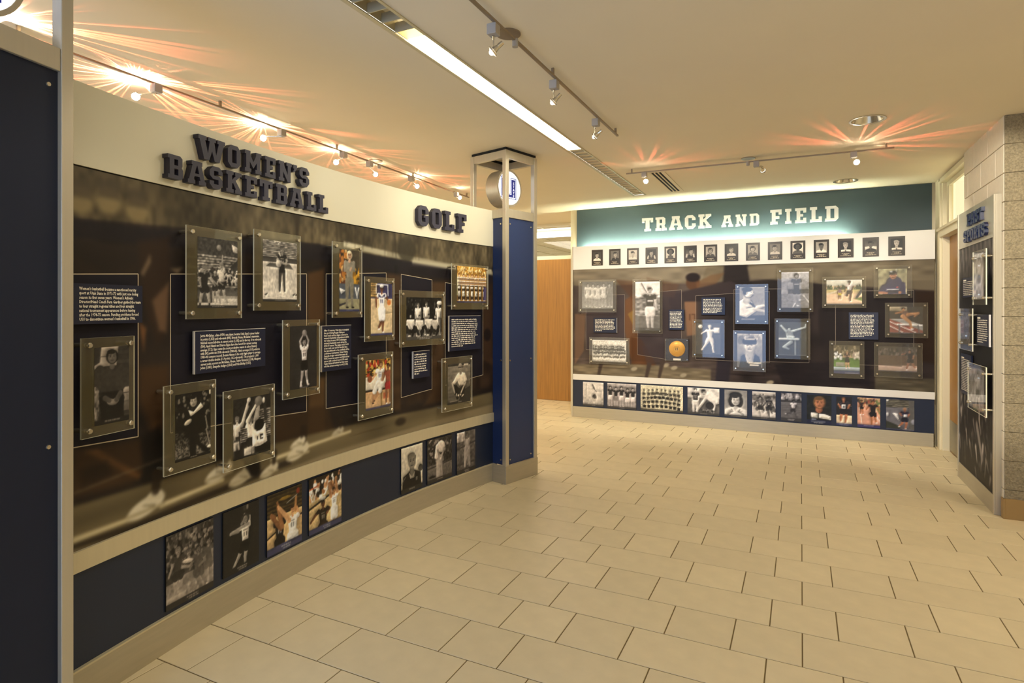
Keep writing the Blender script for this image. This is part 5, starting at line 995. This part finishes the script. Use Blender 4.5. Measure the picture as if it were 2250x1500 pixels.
def board(pl, fn, label, px=1.5, name='photo_board', group=None):
    t = root_at(name, pl, label, 'photo board', group); w, h = pl[3], pl[5]-pl[4]
    d = math.hypot(pl[0], pl[1]); flat_print('photo', photo(fn(w/h, h/d*1298/px)), -w/2, 0, w/2, h, -.0005, t)
    b = MB(); b.box(-w/2, 0, 0, w/2, .007, h); b.build('mount', M['black'], t); return t
for pl, f, l in [
 ((-2.6735, 1.9012, 1.7013, 0.2756, 0.1846, 0.5333), ph_hug, 'photo board of teammates hugging, first on the low navy panel from the near pillar'),
 ((-2.71, 2.2232, 1.6646, 0.2455, 0.1903, 0.5326), ph_throw, 'photo board of a lone player throwing overhand against a dark ground'),
 ((-2.7341, 2.5442, 1.6281, 0.2751, 0.1811, 0.5296), ph_block, 'color photo board of two players leaping, white jersey numbered 44'),
 ((-2.747, 2.89, 1.5889, 0.2932, 0.1837, 0.5319), ph_layup, 'color photo board of a layup under the hoop'),
 ((-2.7178, 3.7893, 1.487, 0.2491, 0.182, 0.5307), ph_portrait_man, 'portrait photo board of a balding man in a dark shirt'),
 ((-2.6822, 4.1293, 1.4483, 0.3119, 0.1775, 0.5318), ph_putt, 'photo board of a golfer in a white top bending over a putt'),
 ((-2.6333, 4.4742, 1.4088, 0.2486, 0.166, 0.5242), ph_putt_far, 'photo board of a curly haired golfer putting, last before the far pillar'),
 ((-2.7137, 8.242, 0.0, 0.3108, 0.1778, 0.5229), ph_vault, 'pale photo board of a vaulter above a bar, first on the low back panel'),
 ((-2.2911, 8.242, 0.0, 0.4205, 0.173, 0.5261), ph_five_men, 'photo board of five men in dark vests and white shorts'),
 ((-1.7283, 8.242, 0.0, 0.5786, 0.1758, 0.5279), ph_team_cream, 'wide cream photo board of a track team in rows'),
 ((-1.1736, 8.242, 0.0, 0.4104, 0.1769, 0.5286), ph_measuring, 'photo board of a man in white bending beside an athlete'),
 ((-0.7656, 8.242, 0.0, 0.2789, 0.1777, 0.5263), ph_woman_hair, 'portrait photo board of a woman with dark wavy hair'),
 ((-0.4261, 8.242, 0.0, 0.2748, 0.1759, 0.5259), ph_two_runners, 'photo board of two runners side by side with bibs'),
 ((-0.1085, 8.242, 0.0, 0.2336, 0.1776, 0.5255), ph_lone_runner, 'grey photo board of a lone runner in a white top'),
 ((0.2038, 8.242, 0.0, 0.2686, 0.1714, 0.5242), ph_teen, 'dark photo board of a young athlete in a black and white jacket'),
 ((0.4744, 8.242, 0.0, 0.1636, 0.171, 0.5222), ph_bib_runner, 'narrow photo board of a runner with a white bib'),
 ((0.7326, 8.242, 0.0, 0.2345, 0.1717, 0.5237), ph_track_race, 'photo board of runners on a pink track'),
 ((1.0495, 8.242, 0.0, 0.2794, 0.1677, 0.5229), ph_steeple, 'photo board of a runner before a grey mural, last at the right end'),
]: board(pl, f, l)

# fifteen bronze plaques on the white band
p0, p1 = (-2.6513, 8.236, 0.0, 0.1667, 2.2231, 2.4478), (1.0149, 8.236, 0.0, 0.1687, 2.2134, 2.447)
who = ['a smiling man in a pale shirt', 'a man in profile in a dark vest', 'a man in a white collar before a pale ground', 'a young man in a dark vest with bare arms', 'a man with a round afro in profile', 'a runner leaning sideways', 'a woman with long hair over her shoulder', 'a long-haired man in a pale top', 'a smiling woman with straight hair', 'a short-haired man in a pale shirt', 'a man with a wide afro on a pale ground', 'a dark-haired man in a white top', 'an older man in a light-barred jacket', 'an athlete with hands on hips', 'a grey-haired man in a light-barred jacket']
order = ['first', 'second', 'third', 'fourth', 'fifth', 'sixth', 'seventh', 'eighth', 'ninth', 'tenth', 'eleventh', 'twelfth', 'thirteenth', 'fourteenth', 'last']
w, h = (p0[3]+p1[3])/2, ((p0[5]-p0[4])+(p1[5]-p1[4]))/2; zb = (p0[4]+p1[4])/2
for k in range(15):
    x = p0[0]+(p1[0]-p0[0])*k/14; t = empty('portrait_plaque', (x, VB-.014, zb)); tag(t, '%s bronze plaque, %s' % (order[k], who[k]), 'plaque', 'bronze portrait plaques on the white band')
    b = MB(); b.box(-w/2, 0, 0, w/2, .006, h); bevel(b.build('plate', M['bronze'], t), .0015, 1)
    flat_print('portrait', photo(ph_plaque(k, .9, 40), .6), -w*.36, h*.30, w*.36, h*.88, -.0008, t)
    q = MB()
    for r, (a, z) in enumerate(((.5, .2), (.28, .145), (.66, .09))):
        u = -a/2
        while u < a/2-.03: l = min(.05+.08*rnd.random(), a/2-u); q.quad((u*w, -.0006, (z-.014)*h), ((u+l)*w, -.0006, (z-.014)*h), ((u+l)*w, -.0006, (z+.014)*h), (u*w, -.0006, (z+.014)*h)); u += l+.025
    q.build('inscription', M['outline'], t)

# text boards
def text_board(pl, label, lines=None, rows=0, edge='L', ml=.07, mr=.07, mt=.08, mb=.08, seed=1, last=.5, title=False):
    t = root_at('text_board', pl, label, 'text board'); w, h = pl[3], pl[5]-pl[4]
    b = MB(); b.box(-w/2, 0, 0, w/2, .012, h, 0, 0); b.build('backing', M['textnavy'], t)
    if edge: b = MB(); x = -w/2 if edge == 'L' else w/2; b.box(x-.0014, -.0005, 0, x+.0012, .013, h); b.box(-w/2, -.0005, h-.001, w/2, .012, h+.0008) if edge == 'L' else None; b.build('light_edge', M['white_edge'], t)
    x0, x1, z1, z0 = -w/2+ml*w, w/2-mr*w, h-mt*h, mb*h
    if lines:
        o = txt(t, '\n'.join(lines), 0, 0, 1.0, 0, M['text'], bold=.022); vs = [v.co for v in o.data.vertices]
        ux, uz0, uz1 = max(v.x for v in vs), min(v.z for v in vs), max(v.z for v in vs)
        sz = (z1-z0)/(uz1-uz0); o.scale = ((x1-x0)/ux, 1, sz); o.location = (x0, -.0008, z1-uz1*sz)
    else:
        r = random.Random(seed); q = MB(); lh = (z1-z0)/rows
        for k in range(rows):
            z = z1-lh*(k+.5); u = x0; e = x0+(x1-x0)*(last if k == rows-1 else .88+.12*r.random())
            if title and k == 0: q.quad((x0, -.0008, z-lh*.4), (x0+.3*(x1-x0), -.0008, z-lh*.4), (x0+.3*(x1-x0), -.0008, z+lh*.4), (x0, -.0008, z+lh*.4)); continue
            while u < e-.004:
                l = min((.03+.10*r.random())*(x1-x0), e-u); nb = max(1, int(l/(lh*.55)))
                for j in range(nb):
                    a0, a1 = u+l*j/nb, u+l*(j+.8)/nb; hh = lh*(.26 if r.random() < .6 else .36); q.quad((a0, -.0008, z-lh*.22), (a1, -.0008, z-lh*.22), (a1, -.0008, z-lh*.22+hh*1.5), (a0, -.0008, z-lh*.22+hh*1.5))
                u += l+.018*(x1-x0)
        q.build('lettering', M['text'], t)
    return t
text_board((-2.5823, 1.4652, 1.7518, 0.3298, 1.5365, 1.6988), 'navy text board of eight lines touching the near pillar', ["Women's basketball became a sanctioned varsity", 'sport at Utah State in 1971-72 with just one losing', "season its first seven years. Women's Athletic", 'Director/Head Coach Fern Gardner guided the team', 'to four straight regional titles and four straight', 'national tournament appearances before leaving', 'after the 1974-75 season. Funding problems forced', "USU to discontinue women's basketball in 1986."], edge=None, ml=.13, mr=.03)
text_board((-2.6774, 2.1402, 1.6743, 0.4671, 1.2776, 1.4877), 'wide navy text board of ten lines between the first two lower displays', ["Jerrie McGahan, a late-1970's era player, became Utah State's career leader", "in points (1,353) and rebounds (895). Brenda House, McGahan's teammate,", 'finished second all-time in career points (1,192) and in the top 10 in rebounds', '(500). April Hatch and Sharon Epps share the record for career scoring', 'average (17.2). Epps owns the most productive season in school history', 'with 542 points and 318 rebounds (1980-82). Hatch averaged 19.5 points in', '1983-84, a season record. Bonnie Hansen is the only Aggie player to average', "a career double-double (11.9 points, 10.2 rebounds). The program's 1,000", 'career point scorers are McGahan, House, Taylor Richards (1,138), Margaret', 'Johns (1,081), Danyelle Snelgro (1,063) and Pam Shirley (1,021).'])
text_board((-2.7263, 2.9698, 1.5799, 0.2756, 1.1958, 1.4874), 'tall navy text board right of the player wearing 13', ['After 16 seasons, Utah State re-installed', 'the sport hiring Raegan Pebley as', 'head coach and the Aggies returned to', "women's basketball competition in 2003-", "04. Pebley became USU's winningest", "women's basketball coach during the", '2006-07 season. The Aggies went 16-13', 'in her sixth year and for the first time', 'the Ags advanced to the semifinals of the', 'conference tournament. Under Pebley,', 'Danyelle Snelgro earned first-team all-', 'WAC honors as a junior and finished her', 'career with a school record 155 steals.', 'Taylor Richards finished her four years', 'with the career scoring record (1,138).'])
text_board((-2.6884, 3.8755, 1.477, 0.1983, 1.0533, 1.2633), 'small navy text board under the old golf team', rows=9, seed=4, last=.35, mr=.14, mb=.12)
text_board((-2.6161, 4.4317, 1.4133, 0.4262, 1.2377, 1.5349), 'navy text board under the golfers before golden trees', rows=14, seed=5, last=.42, mr=.1, mb=.1)
text_board((-2.5307, 8.23, 0.0, 0.3487, 1.2495, 1.4607), 'small navy text board between the two left back displays', rows=9, seed=6, last=.35, edge='R')
text_board((-1.525, 8.23, 0.0, 0.2039, 1.3065, 1.5813), 'narrow navy text board above the gold disc', rows=12, seed=7, last=.9, edge=None)
text_board((-1.0456, 8.23, 0.0, 0.2973, 1.5138, 1.7422), 'navy text board above the discus thrower', rows=10, seed=8, last=.7, edge=None)
text_board((0.6769, 8.23, 0.0, 0.3064, 1.2255, 1.5508), 'dark navy text board between runner displays at the right', rows=16, seed=9, last=.55, edge=None, ml=.06, mr=.1)

# gold discus in its clear box
pl = (-1.5159, 8.18, 0.0, 0.3067, 0.8853, 1.1863)
t = root_at('discus_case', pl, 'clear case with a gold discus on a navy plate', 'display case'); w, h = pl[3], pl[5]-pl[4]
b = MB(); b.box(-w/2, .05, 0, w/2, .058, h); b.build('back_plate', M['textnavy'], t)
b = MB(); b.box(-w/2, 0, 0, w/2, .005, h, 0, 1); b.box(-w/2, .005, 0, -w/2+.004, .05, h); b.box(w/2-.004, .005, 0, w/2, .05, h); b.box(-w/2+.004, .005, 0, w/2-.004, .05, .004); b.box(-w/2+.004, .005, h-.004, w/2-.004, .05, h); b.build('acrylic_case', [M['clear'], M['edge']], t)
R_ = .108; cz = h*.54; prof = [(0, .018), (.35, .017), (.38, .014), (.6, .02), (.8, .028), (.95, .038), (1, .044), (.95, .049)]; b = MB()
for (r0, y0), (r1, y1) in zip(prof, prof[1:]):
    for k in range(40):
        a, c = 2*PI*k/40, 2*PI*(k+1)/40; P_ = lambda r, a, y: (r*R_*math.cos(a), y, cz+r*R_*math.sin(a))
        if r0 == 0: b.poly([P_(0, 0, y0), P_(r1, a, y1), P_(r1, c, y1)])
        else: b.quad(P_(r0, a, y0), P_(r1, a, y1), P_(r1, c, y1), P_(r0, c, y0))
dsc = b.build('discus', M['gold'], t, True)
b = MB()
for x in (-.016, .006): b.prism([(x, cz-.018), (x+.007, cz-.02), (x+.011, cz+.016), (x+.004, cz+.02)], .0165, .018)
b.build('emblem', M['bronze'], dsc)
b = MB(); b.box(-.05, .04, h*.02, .05, .05, h*.1); b.build('name_plate', M['white_edge'], t)
for x in (-w/2+.012, w/2-.012):
    for z in (.02, h-.02): b = MB(); b.cyl((x, -.003, z), (x, 0, z), .006); b.build('screw', M['chrome'], t)

# ============================================================ free-standing panel on the right
t = empty('display_panel', (1.372, 6.345, 0), -PI/2); tag(t, 'slim free-standing metal display panel headed PAST SPORTS by the block wall', 'display panel')
Wp = 1.18; y0 = -.022
b = MB(); b.box(-Wp/2, y0+.004, 0, Wp/2, y0+.046, 2.487, 0); bevel(b.build('frame', M['alu'], t), .002, 1)
b = MB(); b.box(-Wp/2+.03, y0-.002, 2.155, Wp/2-.03, y0+.004, 2.484); b.build('header', M['alu'], t)
b = MB(); b.box(-Wp/2+.03, y0-.004, 0, Wp/2-.03, y0+.004, .146); b.build('base', M['base'], t)
for x in (-Wp/2, Wp/2-.03): b = MB(); b.box(x, y0-.006, 0, x+.03, y0+.004, 2.487); bevel(b.build('edge_trim', M['alu'], t), .001, 1)
MW, MHH = Wp-.06, 2.155-.146
m = Cv(MW/MHH, 300, '2b2422', metric=(MW, MHH))
m.R(0, 0, MW, .32, '5a524c', .9, 9); m.N(.4, .05, 0, 0, MW, .4, 3, .6); m.R(0, .3, MW, 1.35, '1f1b20', .9, 9)
for k in range(90):
    x = MW*rnd.random(); y = 1.32+.62*rnd.random(); g = rnd.choice([.1, .15, .2, .35, .6, .9]); l = .04+.12*rnd.random()
    m.L(x, y, x+.1*(rnd.random()-.4), y+l, .010+.016*rnd.random(), .006, g, a=.85, soft=2.5)
for k in range(9):
    x = MW*k/9; m.L(x, .0, x+.04, .16+.08*rnd.random(), .02, .012, .55, a=.7, soft=4)
m.L(.62, 1.55, .78, 1.8, .035, .03, '9a938a', soft=3); m.E(.35, .62, .02, .02, .3)
m.blur(.006); m.bw((1, .93, .88))
flat_print('mural', m, -MW/2, .146, MW/2, 2.155, y0+.0025, t, M['mural'])
def glue(rows, d):  # heading letters are parts of the panel
    for w_, (zz, lets) in rows:
        zb, zt = zz
        for c, (x, y, phi, lw) in zip(w_, lets):
            gw, pcs = GL[c]; b = MB()
            for p in pcs: b.prism([(-lw/2+px*lw/gw, pz*(zt-zb)) for px, pz in p], 0, d)
            o = b.build('letter', M['letter_blue'], t); o.location = (-(y-6.345), y0-.002-d, zb)
glue((('PAST', ((2.3247, 2.429), [(1.329, 6.4244, -1.5708, 0.1248), (1.329, 6.2911, -1.5708, 0.1266), (1.329, 6.167, -1.5708, 0.0926), (1.329, 6.0588, -1.5708, 0.0958)])), ('SPORTS', ((2.1869, 2.293), [(1.329, 6.5518, -1.5708, 0.1141), (1.329, 6.4296, -1.5708, 0.1047), (1.329, 6.3155, -1.5708, 0.1021), (1.329, 6.1972, -1.5708, 0.1109), (1.329, 6.0815, -1.5708, 0.1008), (1.329, 5.9647, -1.5708, 0.1057)]))), .025)
acrylic(((1.294, 5.9464, -1.5708, 0.393, 1.6278, 2.0669), (-0.2002, 0.0447, 0.0879, 0.4177)), ph_bright_figure, 'tall acrylic photo display of a pale figure on the right panel, uppermost there', .057, 2, ins=.05)
acrylic(((1.294, 6.3794, -1.5708, 0.4438, 1.2363, 1.5979), (-0.2216, 0.0448, 0.1145, 0.3276)), ph_grey_team, 'dim grey acrylic photo display halfway up the right panel', .057, 2, ins=.05)
acrylic(((1.294, 6.029, -1.5708, 0.5583, 0.7475, 1.1386), (-0.2815, 0.0186, 0.1835, 0.356)), ph_pale_action, 'large acrylic photo display of a pale blurred athlete, lowest on the right panel', .057, 2, ins=.05)
text_board((1.329, 5.9968, -1.5708, 0.3608, 1.2948, 1.5491), 'bright navy text board beside the dim grey display', rows=12, seed=21, last=.55, edge='R', title=True)
text_board((1.337, 6.576, -1.5708, 0.3667, 0.8216, 1.1861), 'dark text board half behind the lowest display of the right panel', rows=20, seed=22, last=.9, edge=None, title=True)
text_board((1.337, 6.4964, -1.5708, 0.3886, 1.6972, 1.8728), 'dark text board half behind the uppermost display of the right panel', rows=9, seed=23, last=.9, edge=None, title=True)

# ============================================================ CEILING FITTINGS
t = empty('slot_light', (-1.878, 4, Z_CEIL)); tag(t, 'long recessed ceiling light slot with a lit middle and louvered ends', 'light')
def lb(name, m, *boxes):
    b = MB()
    for a in boxes: b.box(a[0]+1.878, a[1]-4, a[2], a[3]+1.878, a[4]-4, a[5])
    return b.build(name, M[m], t)
lb('housing', 'louver', (SU0, SV0, .006, SU0+.004, SV1, .12), (SU1-.004, SV0, .006, SU1, SV1, .12), (SU0, SV0, .12, SU1, SV1, .125), (SU0, SV1-.004, .006, SU1, SV1, .12))
lb('trim', 'louver', (SU0-.022, SV0, -.006, SU0+.004, SV1+.02, 0), (SU1-.004, SV0, -.006, SU1+.012, SV1+.02, 0), (SU0, SV1-.004, -.006, SU1, SV1+.02, 0))
lb('diffuser', 'tube', (SU0+.005, 2.672, -.002, SU1-.005, 5.163, .01))
for a, e in ((1.2, 2.665), (5.17, 7.6)):
    n = int((e-a)/.11)
    for k in range(n):
        v = a+(e-a)*k/n; lb('louver_blade', 'louver', (SU0+.004, v, -.003, SU1-.004, v+.004, .011 if a > 3 else .05))
lb('far_diffuser', 'ceil', (SU0+.004, 5.17, .012, SU1-.004, 7.61, .016)); lb('near_diffuser', 'ceil', (SU0+.004, -1, .07, SU1-.004, 2.66, .075))

t = empty('air_vent', (-1.40, 7.0, Z_CEIL)); tag(t, 'three-slot black linear air vent in the ceiling', 'vent')
b = MB(); b.box(-.075, -.56, -.002, .075, .56, -.0005); b.build('backing', M['black'], t)
for x0, x1 in ((-.085, -.060), (-.034, -.020), (.006, .020), (.046, .085)): b = MB(); b.box(x0, -.57, -.007, x1, .57, -.002); b.build('bar', M['ceil'], t)
for k, ((x, y), l) in enumerate(zip(DL, ('round recessed downlight nearer the camera, above the block wall', 'round recessed downlight close to the teal header'))):
    t = empty('downlight', (x, y, Z_CEIL)); tag(t, l, 'light')
    b = MB(); b.ring((0, 0, -.006), (0, 0, 1), .112, .128, .006); b.build('rim', M['chrome'], t, True)
    b = MB(); b.cyl((0, 0, 0), (0, 0, .11), .114, .07, 28, caps=False); b.cyl((0, 0, .11), (0, 0, .112), .07, n=28); b.build('reflector', M['chrome'], t, True)
    b = MB(); b.ball((.02, 0, .06), .03); b.cyl((.02, 0, .08), (.02, 0, .11), .016); b.build('lamp', emis('downlight_lamp_%s' % 'ab'[k], 'ffeccc', 1.6), t, True)

def track(p0, p1, canopy, label, zt=3.035):
    (x0, y0), (x1, y1) = p0, p1; L = math.hypot(x1-x0, y1-y0); t = empty('ceiling_track', ((x0+x1)/2, (y0+y1)/2, zt), math.atan2(y1-y0, x1-x0)); tag(t, label, 'light track')
    b = MB(); b.box(-L/2, -.008, -.010, L/2, .008, .002); b.build('rail', M['track'], t)
    n = max(2, int(L/.9)); b = MB()
    for k in range(n): x = -L/2+.06+(L-.12)*k/(n-1); b.box(x-.007, -.008, .002, x+.007, .008, Z_CEIL-zt)
    b.build('hanger', M['track'], t)
    if canopy is not None:
        b = MB(); b.cyl((canopy, .04, Z_CEIL-zt-.006), (canopy, .04, Z_CEIL-zt), .066, n=28); b.build('canopy', M['track'], t)
        b = MB(); b.cyl((canopy, 0, -.04), (canopy, 0, .002), .016); b.build('feed_hub', M['box'], t)
    return t
tA = track((-3.6546, 1.5732), (-3.8405, 6.5901), .62, 'light track over the curved wall, running behind its header', 3.03)
track((-1.372, .6), (-1.3605, 4.7718), 0.147, 'light track beside the lit ceiling slot', 3.03)
track((-1.6641, 6.1663), (0.7462, 6.2008), -0.003, 'light track along the track and field wall', 3.03)

def spot_obj(name, loc, aim, power, col, angle, blend=.7, size=.03):
    d = bpy.data.lights.new(name, 'SPOT'); d.energy = power; d.color = col; d.spot_size = angle; d.spot_blend = blend; d.shadow_soft_size = size
    o = bpy.data.objects.new(name, d); C.objects.link(o); o.location = loc; o.rotation_euler = (Vector(aim)-Vector(loc)).to_track_quat('-Z', 'Y').to_euler(); return o
def leak(name, loc, power, seed, col=(1, .17, .09), white=.5):
    """dichroic halogen back-spill: red rays leaving the reflector upward between its facets"""
    d = bpy.data.lights.new(name, 'POINT'); d.energy = power; d.shadow_soft_size = .004; d.use_nodes = True; nt = d.node_tree; em = nt.nodes['Emission']
    tc = nt.nodes.new('ShaderNodeTexCoord'); sp = nt.nodes.new('ShaderNodeSeparateXYZ'); nt.links.new(tc.outputs['Normal'], sp.inputs[0])
    def mth(op, a, b=None, c=None):
        n = nt.nodes.new('ShaderNodeMath'); n.operation = op
        for i, v in enumerate((a, b, c)):
            if v is None: continue
            if isinstance(v, (int, float)): n.inputs[i].default_value = v
            else: nt.links.new(v, n.inputs[i])
        return n.outputs[0]
    x, y, z = sp.outputs; r = mth('SQRT', mth('ADD', mth('MULTIPLY', x, x), mth('MULTIPLY', y, y))); r = mth('MAXIMUM', r, .001)
    cb = nt.nodes.new('ShaderNodeCombineXYZ'); nt.links.new(mth('DIVIDE', x, r), cb.inputs[0]); nt.links.new(mth('DIVIDE', y, r), cb.inputs[1]); cb.inputs[2].default_value = seed*3.7
    ns = nt.nodes.new('ShaderNodeTexNoise'); ns.inputs['Scale'].default_value = 15; ns.inputs['Detail'].default_value = 1; nt.links.new(cb.outputs[0], ns.inputs['Vector'])
    ray = nt.nodes.new('ShaderNodeMapRange'); ray.interpolation_type = 'SMOOTHSTEP'; ray.inputs[1].default_value = .53; ray.inputs[2].default_value = .60; nt.links.new(ns.outputs[0], ray.inputs[0])
    fd = nt.nodes.new('ShaderNodeMapRange'); fd.interpolation_type = 'SMOOTHSTEP'; fd.inputs[1].default_value = .07; fd.inputs[2].default_value = .20; nt.links.new(z, fd.inputs[0]); fall = mth('MULTIPLY', fd.outputs[0], mth('POWER', mth('MAXIMUM', z, .07), -1.75))
    core = mth('MULTIPLY', mth('POWER', mth('MAXIMUM', z, 0), 2.0), 1.6)
    st = mth('ADD', mth('MULTIPLY', fall, mth('ADD', ray.outputs[0], .0)), core)
    wm = nt.nodes.new('ShaderNodeMapRange'); wm.inputs[1].default_value = .25; wm.inputs[2].default_value = .6; nt.links.new(z, wm.inputs[0])
    mc = nt.nodes.new('ShaderNodeMix'); mc.data_type = 'RGBA'; nt.links.new(wm.outputs[0], mc.inputs[0]); mc.inputs[6].default_value = (*col, 1); mc.inputs[7].default_value = (1, .86, .66, 1)
    nt.links.new(mc.outputs[2], em.inputs['Color']); nt.links.new(st, em.inputs['Strength'])
    o = bpy.data.objects.new(name, d); C.objects.link(o); o.location = loc; return o
LAMPS = 0
def fixture(base, lamp, aim, label, bulb='bulb', power=0, red=0, ang=1.1, group=None, col=(1, .92, .76)):
    """base: point on the rail; lamp: centre of the reflector; aim: direction it points"""
    global LAMPS; LAMPS += 1
    t = empty('track_spotlight', base); tag(t, label, 'spotlight', group)
    B_ = Vector(base); l = Vector(lamp)-B_; a = Vector(aim).normalized()
    b = MB(); b.box(-.026, -.026, -.062, .026, .026, -.008); bevel(b.build('adapter_box', M['box'], t), .004)
    b = MB(); b.cyl((0, 0, -.062), (l.x, l.y, -.066), .006); b.cyl((l.x, l.y, -.068), (l.x, l.y, l.z+.0), .0035); b.build('stem', M['chrome'], t, True)
    b = MB(); b.cyl(tuple(l-a*.030), tuple(l-a*.062), .013, .011); b.cyl(tuple(l-a*.002), tuple(l-a*.030), .020, .012); b.build('lamp_holder', M['chrome'], t, True)
    b = MB(); b.ring(tuple(l), tuple(a), .024, .0285, .008); b.build('retaining_ring', M['chrome'], t, True)
    b = MB(); b.cyl(tuple(l+a*.001), tuple(l+a*.012), .0235, .02); b.ball(tuple(l+a*.012), .015); b.build('bulb', M[bulb], t, True)
    if power: spot_obj('spot_beam', tuple(Vector(lamp)+a*.035), tuple(Vector(lamp)+a*2), power, col, ang)
    if red: leak('lamp_backspill', (lamp[0], lamp[1], max(lamp[2], Z_CEIL-.10)), red, LAMPS)
TRA = [(-3.6574, 1.5937), (-3.7402, 2.3797), (-3.8194, 3.4171), (-3.7922, 4.1523), (-3.7412, 4.5284), (-3.7592, 5.238), (-3.796, 6.2149)]
LPA = [(-3.6229, 1.5633), (-3.8118, 2.3314), (-3.8313, 3.3424), (-3.8593, 4.1898), (-3.8548, 4.75), (-3.8169, 5.4121), (-3.7404, 6.1982)]
names = ['bright spotlight behind the near pillar sign', 'first glaring spotlight above the curved header', 'second glaring spotlight above the curved header', 'third glaring spotlight above the curved header', 'small dim spotlight right of the third glaring one', 'small pinkish spotlight above the GOLF letters', 'small spotlight tucked against the far pillar']
pA = Vector((*TRA[0], 3.03)); dA = (Vector((*TRA[-1], 3.03))-pA).normalized()
for k, (b_, l_) in enumerate(zip(TRA, LPA)):
    q = pA+dA*(Vector((*b_, 3.03))-pA).dot(dA)
    fixture((q.x, q.y, 3.03), (l_[0], l_[1], 2.95), (.9, -.42, -.35), names[k], 'bulb' if k in (0, 1, 2, 3, 5) else 'bulb_dim', 0, (7, 9, 6.5, 3, .8, 3, .6)[k])
TRB = [(-1.3467, 2.6211), (-1.3443, 3.434), (-1.3534, 4.2692)]
LPB = [(-1.3259, 2.6762), (-1.3336, 3.4851), (-1.306, 4.2527)]
for k, (b_, l_) in enumerate(zip(TRB, LPB)):
    fixture((-1.385, b_[1], 3.03), (-1.40, b_[1]+.03, 2.905), ((-.75, -.2, -.62), (-.72, -.1, -.66), (-.85, .1, -.52))[k], ('spotlight on the middle track nearest the round canopy', 'middle spotlight of the middle track', 'last spotlight near the end of the middle track')[k], 'bulb_off', (8, 16, 30)[k], 0, 1.6)
TRC = [(-1.4706, 6.1678), (-0.3862, 6.1877), (0.4343, 6.2006)]
for k, b_ in enumerate(TRC):
    aim = ((.15, -.75, -.5), (.3, .8, -.5), (.1, -.8, -.45))[k]
    fixture((b_[0], b_[1], 3.03), (b_[0]+(.02, .06, .02)[k], b_[1]-.02, 2.925), aim, ('glaring spotlight at the air vent end of the back track', 'unlit looking spotlight in the middle of the back track', 'glaring spotlight at the right end of the back track')[k], ('bulb', 'bulb_off', 'bulb')[k], 0, (8, .0, 18)[k])

# ============================================================ LAMPS out of the picture that light the exhibits, and added fill lights
for k, (x, y, ax, ay, az, p, an) in enumerate([(-1.385, 1.0, -2.6, 1.8, .6, 8, 1.3), (-1.385, 2.0, -2.65, 2.5, .8, 10, 1.3)]):
    spot_obj('track_beam', (x, y, 2.9), (ax, ay, az), p, (1, .92, .77), an)
for k, (x, p) in enumerate(((-2.2, 84), (-.6, 68), (.9, 40))):
    spot_obj('wall_wash_beam', (x, 6.2, 2.92), (x-.1, 8.25, 1.2), p, (1, .92, .77), 1.5)
spot_obj('panel_beam', (.35, 3.2, 2.95), (1.38, 6.1, 1.75), 190, (1, .92, .77), .8, .4)
for (x, y) in DL: spot_obj('downlight_beam', (x, y, 3.05), (x, y, 0), 16, (1, .92, .77), 1.6)
def overhead_area(name, x, y, sx, sy, p, col=(1, .92, .77)):
    d = bpy.data.lights.new(name, 'AREA'); d.shape = 'RECTANGLE'; d.size = sx; d.size_y = sy; d.energy = p; d.color = col
    o = bpy.data.objects.new(name, d); C.objects.link(o); o.location = (x, y, 3.05); return o
overhead_area('hall_fill', .9, -1.2, 1.2, 1.2, 22); overhead_area('hall_fill', 2.5, 3.6, .6, 2.4, 22); overhead_area('hall_fill', -4.8, 6.2, .6, 2.0, 30)  # added fill lights without fixtures, brightening floor, walls and ceiling
overhead_area('corridor_light', -4.2, 9.1, 1.2, .25, 10)
overhead_area('next_room_fill', -4.0, 12.5, 3.0, 1.2, 120, (.95, 1, .88))  # added fill that brightens the room behind the transom glass
